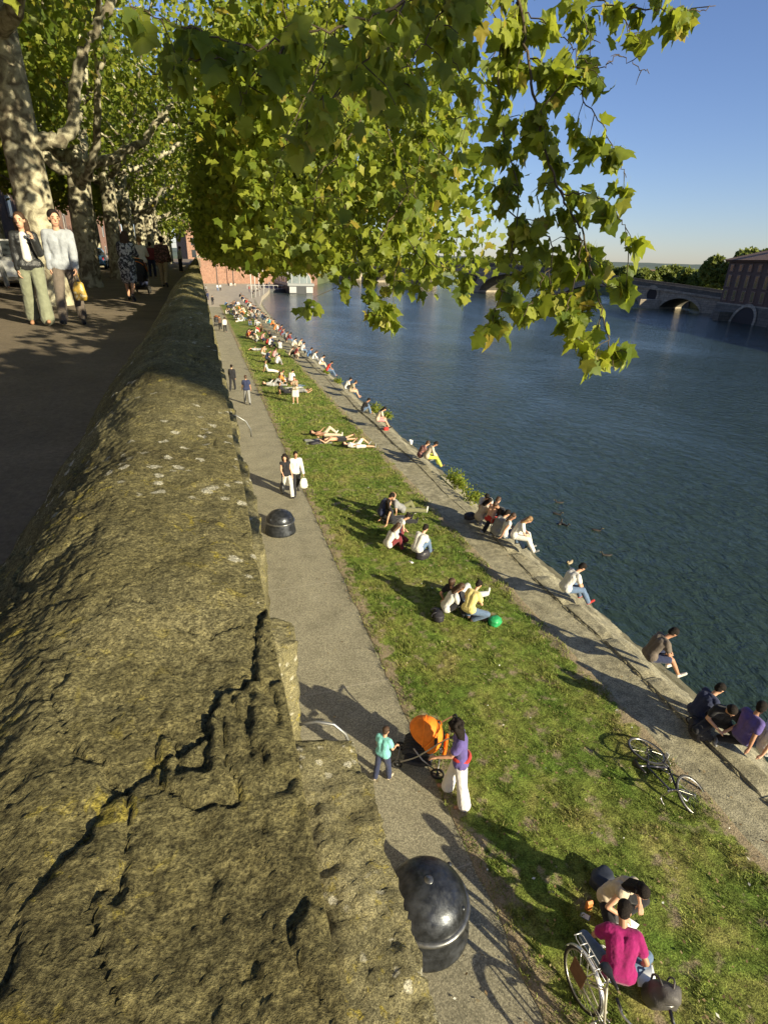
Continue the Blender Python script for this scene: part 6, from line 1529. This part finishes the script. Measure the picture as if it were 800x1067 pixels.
# --- bags, papers, bottles around the groups
def soft_bag(name, loc, r, mt, label, cat='bag', rz=0, straps=True, lean=0, group=None):
    e = empty(name, loc, rz, R_(lean)); tag(e, label, cat, group)
    V = []; nu, nv = 20, 14; g = random.Random(label)
    ph = g.uniform(0, 6)
    m = MB(); m.ell((0, 0, 0), (1, 1, 1), None, nu, nv)
    V = []
    for x, y, z in m.v:
        sx_ = math.copysign(abs(x)**.75, x)*r[0]; sy_ = math.copysign(abs(y)**.8, y)*r[1]; sz = math.copysign(abs(z)**.75, z)*r[2]
        k = 1+.07*math.sin(5*x+ph)*math.cos(4*y+ph)+.05*math.sin(9*z+3*x); V.append((sx_*k, sy_*k, max(-r[2]*.8, sz)*k+r[2]*.84))
    m.v = V; m.build('bag_body', mt, e, True)
    if straps:
        for s in (-1, 1): MB().tube(curve_pts([(s*r[0]*.4, r[1]*.7, r[2]*.5), (s*r[0]*.5, r[1]*1.25, r[2]*1.2), (s*r[0]*.45, r[1]*.9, r[2]*1.75), (s*r[0]*.3, r[1]*.3, r[2]*1.8)], 5), .013, 6).build('strap', mt, e, True)
        MB().tube(curve_pts([(-r[0]*.8, -r[1]*.55, r[2]*1.2), (0, -r[1]*.85, r[2]*1.5), (r[0]*.8, -r[1]*.55, r[2]*1.2)], 5), .006, 5).build('zip', STEEL, e, True)
    return e
GB = M_('grey_nylon', (.075, .068, .066), .6, 0, .15, 14, .008); DB = M_('dark_nylon', (.022, .020, .026), .6, 0, .2, 14, .008); GRB = M_('green_plastic', (.03, .30, .10), .35, 0, .25, 9, .01)
soft_bag('backpack', hit(682, 1040, .02), (.20, .14, .30), GB, 'large grey backpack at the right hand of the man in magenta', 'backpack', R_(-25), True, 20)
soft_bag('shoulder_bag', hit(626, 921, .02), (.20, .15, .12), M_('blue_black_bag', (.025, .03, .045), .6), 'open dark blue bag on the grass behind the woman reading', 'bag', .4, False)
soft_bag('backpack', hit(440, 582, .02), (.24, .16, .16), DB, 'dark backpack on the grass beside the blue jeans', 'backpack', .3)
soft_bag('backpack', hit(456, 645, .02), (.24, .15, .14), DB, 'dark bag behind the woman in the white long-sleeved top', 'bag', 1.3)
soft_bag('plastic_bag', hit(515, 651, .02), (.17, .15, .13), GRB, 'shiny green plastic bag on the grass right of the yellow T-shirt', 'bag', .3, False)
soft_bag('backpack', hit(726, 765, .09), (.26, .18, .17), DB, 'dark grey backpack on the quay stones between the bent man and the violet T-shirt', 'backpack', 1.0)
soft_bag('shoulder_bag', hit(489, 541, .09), (.22, .16, .14), DB, 'dark bag at the far end of the group of six', 'bag', .3, False)
soft_bag('shoulder_bag', hit(402, 449, .0), (.16, .12, .12), C_['red'], 'small red bag at the feet of the quay sitter in beige', 'bag', .3, False)
soft_bag('shoulder_bag', hit(328, 463, .02), (.3, .16, .09), DB, 'dark bundle of clothes left of the shirtless lying man', 'bag', .3, False)
soft_bag('shoulder_bag', hit(505, 646, .02), (.12, .10, .07), C_['brown'], 'small brown bundle between yellow T-shirt and green bag', 'bag', .8, False)
PAPER = M_('paper', (.78, .79, .80), .7, 0, .02, 10)
def paper(loc, w_, h_, rz, label, rx=0, printed=True):
    e = empty('paper_sheet', loc, rz, rx); tag(e, label, 'papers'); xs = 8; V = []; F = []
    for j in range(2):
        for i in range(xs+1): V.append((-w_/2+w_*i/xs, -h_/2+h_*j, .012*math.sin(i/xs*3.0)+.006))
    for i in range(xs): F.append((i, i+1, xs+1+i+1, xs+1+i))
    o = MB().add(V, F).build('sheet', PAPER, e, True); s = o.modifiers.new('s', 'SOLIDIFY'); s.thickness = .003
    return e
paper(hit(641, 966, .22), .21, .29, R_(38), 'left one of the white sheets held between the two readers', R_(-12)); paper(hit(651, 962, .24), .21, .29, R_(24), 'right one of the white sheets held between the two readers', R_(-12))
paper(hit(672, 1017, .10), .24, .32, R_(-30), 'white sheet under the arm of the man in magenta', R_(-6)); paper(hit(627, 988, .03), .22, .30, R_(70), 'pale grey folder on the grass left of the man in magenta', 0)
paper(hit(428, 586, .03), .3, .2, .4, 'white sheet on the grass by the dark backpack')
MB_ = empty('drinks_can', hit(612, 948, .02)); tag(MB_, 'small orange carton standing on the grass near the reading woman', 'carton'); MB().box(-.04, .04, -.03, .03, 0, .17).build('carton_body', M_('orange_card', (.55, .19, .05), .6), MB_, False, .004); MB().add([(-.04, -.03, .17), (.04, -.03, .17), (.04, .03, .17), (-.04, .03, .17), (-.04, 0, .20), (.04, 0, .20)], [(0, 1, 5, 4), (2, 3, 4, 5), (0, 4, 3), (1, 2, 5)]).build('carton_top', _mc['orange_card'], MB_)
MB_.name = 'juice_carton'
ph = empty('mobile_phone', hit(609, 955, .03), .7); tag(ph, 'small blue and white phone lying beside the orange carton', 'phone'); MB().box(-.045, .045, -.07, .07, 0, .014).build('phone_body', M_('blue_plastic', (.08, .14, .30), .4), ph, False, .004); MB().box(-.036, .036, -.055, .055, .0145, .0165).build('screen', PAPER, ph)
cup = tag(MB().lathe([(.0, .0), (.03, .0), (.042, .10), (.040, .10), (.028, .004)], 16).build('paper_cup', PAPER, None, True), 'tiny white cup or plastic scrap at the water edge beyond the lime trousers', 'litter'); cup.location = hit(428, 463, .02); cup.scale = (2.2,)*3
# towels
for i, (px, py, c, w_, h_, lb) in enumerate(((331, 460, 'grey', 1.3, .9, 'dark blanket under the shirtless lying man'), (306, 404, 'white', 1.2, .7, 'white and pink towel behind the standing girl'), (312, 402, 'blue', .8, .6, 'pale blue cloth to the right of the white towel'))):
    e = tag(grid('blanket', np.linspace(-w_/2, w_/2, 14), np.linspace(-h_/2, h_/2, 10), lambda X, Y: np.stack([X+.03*noise3(np.stack([Y*4, X*0, X*0], 1)), Y+.03*noise3(np.stack([X*4, X*0+3, X*0], 1)), .02+.02*noise3(np.stack([X*5, Y*5, X*0+i], 1))], 1), C_[c]), lb, 'blanket'); e.location = hit(px, py, .05); e.rotation_euler = (0, 0, .4*i); s = e.modifiers.new('s', 'SOLIDIFY'); s.thickness = .012

# --- ducks
def duck(loc, rz, label, body_c, s=1.0):
    e = empty('duck', loc, rz, scale=s); tag(e, label, 'duck', 'ducks on the river')
    bm_ = M_('feathers_'+body_c[0], body_c[1], .7, 0, .2, 30, .004); m = MB()
    V = []; n = 12
    for y, w_, h_, z in ((-.24, .008, .01, .12), (-.19, .04, .025, .10), (-.12, .075, .05, .07), (-.02, .09, .065, .055), (.08, .08, .06, .055), (.14, .045, .045, .075), (.165, .032, .035, .12), (.18, .03, .03, .17), (.20, .034, .036, .205), (.225, .03, .03, .212), (.245, .012, .012, .208)):
        for k in range(n): a = 2*math.pi*k/n; V.append((w_*math.cos(a), y+(0 if z < .11 or y < 0 else .35*h_*math.sin(a)*-1), z+h_*math.sin(a)))
    F = [(i*n+k, i*n+(k+1) % n, (i+1)*n+(k+1) % n, (i+1)*n+k) for i in range(10) for k in range(n)]+[tuple(range(n-1, -1, -1)), tuple(10*n+k for k in range(n))]
    m.add(V, F); m.build('body', bm_, e, True); MB().ell((0, .265, .2), (.014, .032, .007), None, 8, 6).build('beak', M_('beak', (.4, .28, .05), .5), e, True)
    return e
dl = ['dark duck farthest out of the near ducks, by itself above the pair', 'dark duck midway between the farthest one and the pair', 'left duck of the close pair', 'right duck of the close pair', 'lone dark duck out to the right', 'lowest dark duck, alone at the far right', 'pale brown duck closest to the quay']
for i, ((px, py), c) in enumerate(zip(((582, 525), (580, 537), (583, 547), (588, 548.5), (621, 554), (631, 580), (593, 588)), ['dark']*6+['pale'])):
    duck(hit(px, py, -.96), random.uniform(0, 6), dl[i], (c, (.035, .028, .022) if c == 'dark' else (.33, .26, .16)), .85)

# --- moored river boat, pontoon
bt_ = empty('river_boat', hit(303, 303, -.9)); bt_.scale = (1.1,)*3; bt_.rotation_euler = (0, 0, R_(3)); tag(bt_, 'moored passenger boat with a glazed arched canopy and dark hull', 'boat')
m = MB(); V = []; secs = [(-14, .96), (-12, 1.0), (0, 1.0), (10, .95), (14, .6), (16.5, .08)]
HW = 3.4
for y, k in secs: V += [(-HW*k, y, 1.9), (-HW*.9*k, y, -.3), (HW*.9*k, y, -.3), (HW*k, y, 1.9)]
F = [(4*i+j, 4*i+j+1, 4*i+j+5, 4*i+j+4) for i in range(5) for j in range(3)]+[(0, 1, 2, 3), (23, 22, 21, 20)]+[(4*i, 4*i+4, 4*i+7, 4*i+3) for i in range(5)]
m.add(V, F).build('hull', M_('dark_hull', (.03, .033, .038), .5), bt_)
MB().box(-3.5, 3.5, -14.1, 12, 1.9, 2.5).build('gunwale', M_('grey_steel_trim', (.22, .23, .23), .5), bt_)
V = []; ys_ = np.linspace(-12, 9, 8)
for y in ys_:
    for a in np.linspace(0, math.pi, 13): V.append((3.1*math.cos(a), y, 2.5+3.0*math.sin(a)**.8))
F = [(i*13+k, i*13+k+1, (i+1)*13+k+1, (i+1)*13+k) for i in range(7) for k in range(12)]+[tuple(range(13)), tuple(range(7*13+12, 7*13-1, -1))]
MB().add(V, F).build('canopy', M_('canopy_glass', (.16, .19, .19), .15, .1, .2, .3, 0, .7), bt_)
m = MB()
for y in ys_: m.tube([(3.15*math.cos(a), y, 2.5+3.06*math.sin(a)**.8) for a in np.linspace(0, math.pi, 13)], .07, 6)
for x in (-2.0, 0, 2.0): m.tube([(x, -12.05, 2.5), (x, -12.05, 2.5+3.0*(1-(x/3.1)**2)**.4)], .06, 6)
m.build('canopy_frame', WHT, bt_)
for x in (-2.2, 2.2): MB().box(x-.9, x+.9, -14.2, -14.12, .2, 1.7).build('stern_panel', M_('hull_white', (.34, .34, .34), .5), bt_)
p_ = hit(286, 304, -.9); pt = empty('pontoon', p_, R_(12)); tag(pt, 'dark floating pontoon linking the quay to the passenger boat', 'pontoon')
MB().box(-9, 5.5, -3, 3, -.2, .9).build('float', _mc['dark_hull'], pt, False, .05); m = MB()
for k in range(12): x = -9+k*1.3; m.tube([(x, -2.9, .9), (x, -2.9, 1.9)], .04, 5)
m.tube([(-9, -2.9, 1.9), (5.4, -2.9, 1.9)], .05, 5); m.build('railing', WHT, pt)
MB().box(-16, -9, -.8, .8, .75, .9).build('gangway', STEEL, pt)
# small barge seen through the bridge arch
bg_ = empty('barge', hit(711, 318.5, -.9)); bg_.rotation_euler = (0, 0, R_(-20)); tag(bg_, 'small dark barge seen through the right arch of the bridge', 'boat')
V = [];
for y, k in ((-8, .9), (-6, 1), (6, 1), (9, .3)): V += [(-2.4*k, y, 1.5), (-2.0*k, y, -.3), (2.0*k, y, -.3), (2.4*k, y, 1.5)]
MB().add(V, [(4*i+j, 4*i+j+1, 4*i+j+5, 4*i+j+4) for i in range(3) for j in range(3)]+[(0, 1, 2, 3), (15, 14, 13, 12)]+[(4*i, 4*i+4, 4*i+7, 4*i+3) for i in range(3)]).build('hull', _mc['dark_hull'], bg_)
cb = MB().box(-1.7, 1.7, -5, 4, 1.5, 3.6).build('cabin', _mc['hull_white'], bg_, False, .06)
for k in range(4): MB().box(-1.75, -1.68, -4.4+k*2, -3.0+k*2, 2.2, 3.1).build('window', GLASS_D, cb)
for k in range(2): MB().box(-1.4+k*1.6, -.2+k*1.6, -5.06, -4.99, 2.2, 3.1).build('window', GLASS_D, cb)

# --- parked cars behind the trees
def car(loc, rz, label, c):
    e = empty('parked_car', loc, rz); tag(e, label, 'car', 'cars parked behind the plane trees')
    pm_ = M_('paint_'+c[0], c[1], .25, .3, .05, 3, 0, .6)
    def loft(secs, name, mt, par=e, smooth=False):
        V = []; 
        for y, hw_, z0, z1, tk in secs: V += [(-hw_, y, z0), (-hw_*1.02, y, (z0+z1)/2), (-hw_*tk, y, z1), (hw_*tk, y, z1), (hw_*1.02, y, (z0+z1)/2), (hw_, y, z0)]
        k = len(secs); F = [(6*i+j, 6*i+(j+1) % 6, 6*i+6+(j+1) % 6, 6*i+6+j) for i in range(k-1) for j in range(6)]+[(5, 4, 3, 2, 1, 0), tuple(6*(k-1)+j for j in range(6))]
        return MB().add(V, F).build(name, mt, par, smooth)
    bo = loft([(-2.1, .72, .35, .85, .85), (-2.0, .82, .25, .95, .9), (-1.2, .86, .22, 1.0, .93), (.8, .86, .22, .98, .93), (1.7, .83, .24, .85, .9), (2.1, .70, .32, .68, .85)], 'body', pm_)
    loft([(-1.75, .74, .95, 1.0, .95), (-1.25, .74, .95, 1.42, .82), (.05, .74, .95, 1.46, .82), (.95, .74, .93, .99, .95)], 'cabin', GLASS_D)
    MB().box(-.60, .60, -1.25, .08, 1.43, 1.485).build('roof', pm_, e, False, .03)
    for x in (-.80, .80):
        for y in (-1.35, 1.35):
            w_ = MB().tube([(x-.10, y, .31), (x+.10, y, .31)], .31, 20).build('wheel', RUBBER, e, False); MB().tube([(x-.105, y, .31), (x+.105, y, .31)], .19, 12).build('rim', STEEL, w_)
        MB().box(x*.82-.12, x*.82+.12, 2.02, 2.08, .55, .72).build('headlight', M_('clear_lamp', (.6, .6, .58), .15), e, False, .01); MB().box(x*.85-.10, x*.85+.10, -2.09, -2.0, .62, .85).build('tail_light', M_('red_lamp', (.35, .02, .02), .2), e, False, .01)
        MB().box(x*1.14-.09, x*1.14+.09, .60, .72, .98, 1.12).build('mirror', BLACKM, e, False, .02)
    return e
for (px, py, z, lb, c) in ((99, 282, 0, 'blue parked car visible between the second and third tree trunks', ('blue', (.05, .13, .26))), (4, 292, 0, 'white parked car cut off by the left edge of the picture', ('white', (.6, .6, .58))), (45, 288, 0, 'dark parked car behind the walking couple', ('dark', (.03, .035, .045)))):
    d = ray(px, 270); s = -7.6/d[0] if px > 60 else (-6.6/d[0] if px < 20 else -8.2/d[0]); car((d[0]*s, d[1]*s, PZ+.007), R_(4), lb, c)
b3 = bicycle('bicycle', 'parked bicycle at the left edge beside the white car', BLACKM, (-5.05, 14.4, PZ+.01), (0, R_(4), R_(15)), False, True, True, 0)
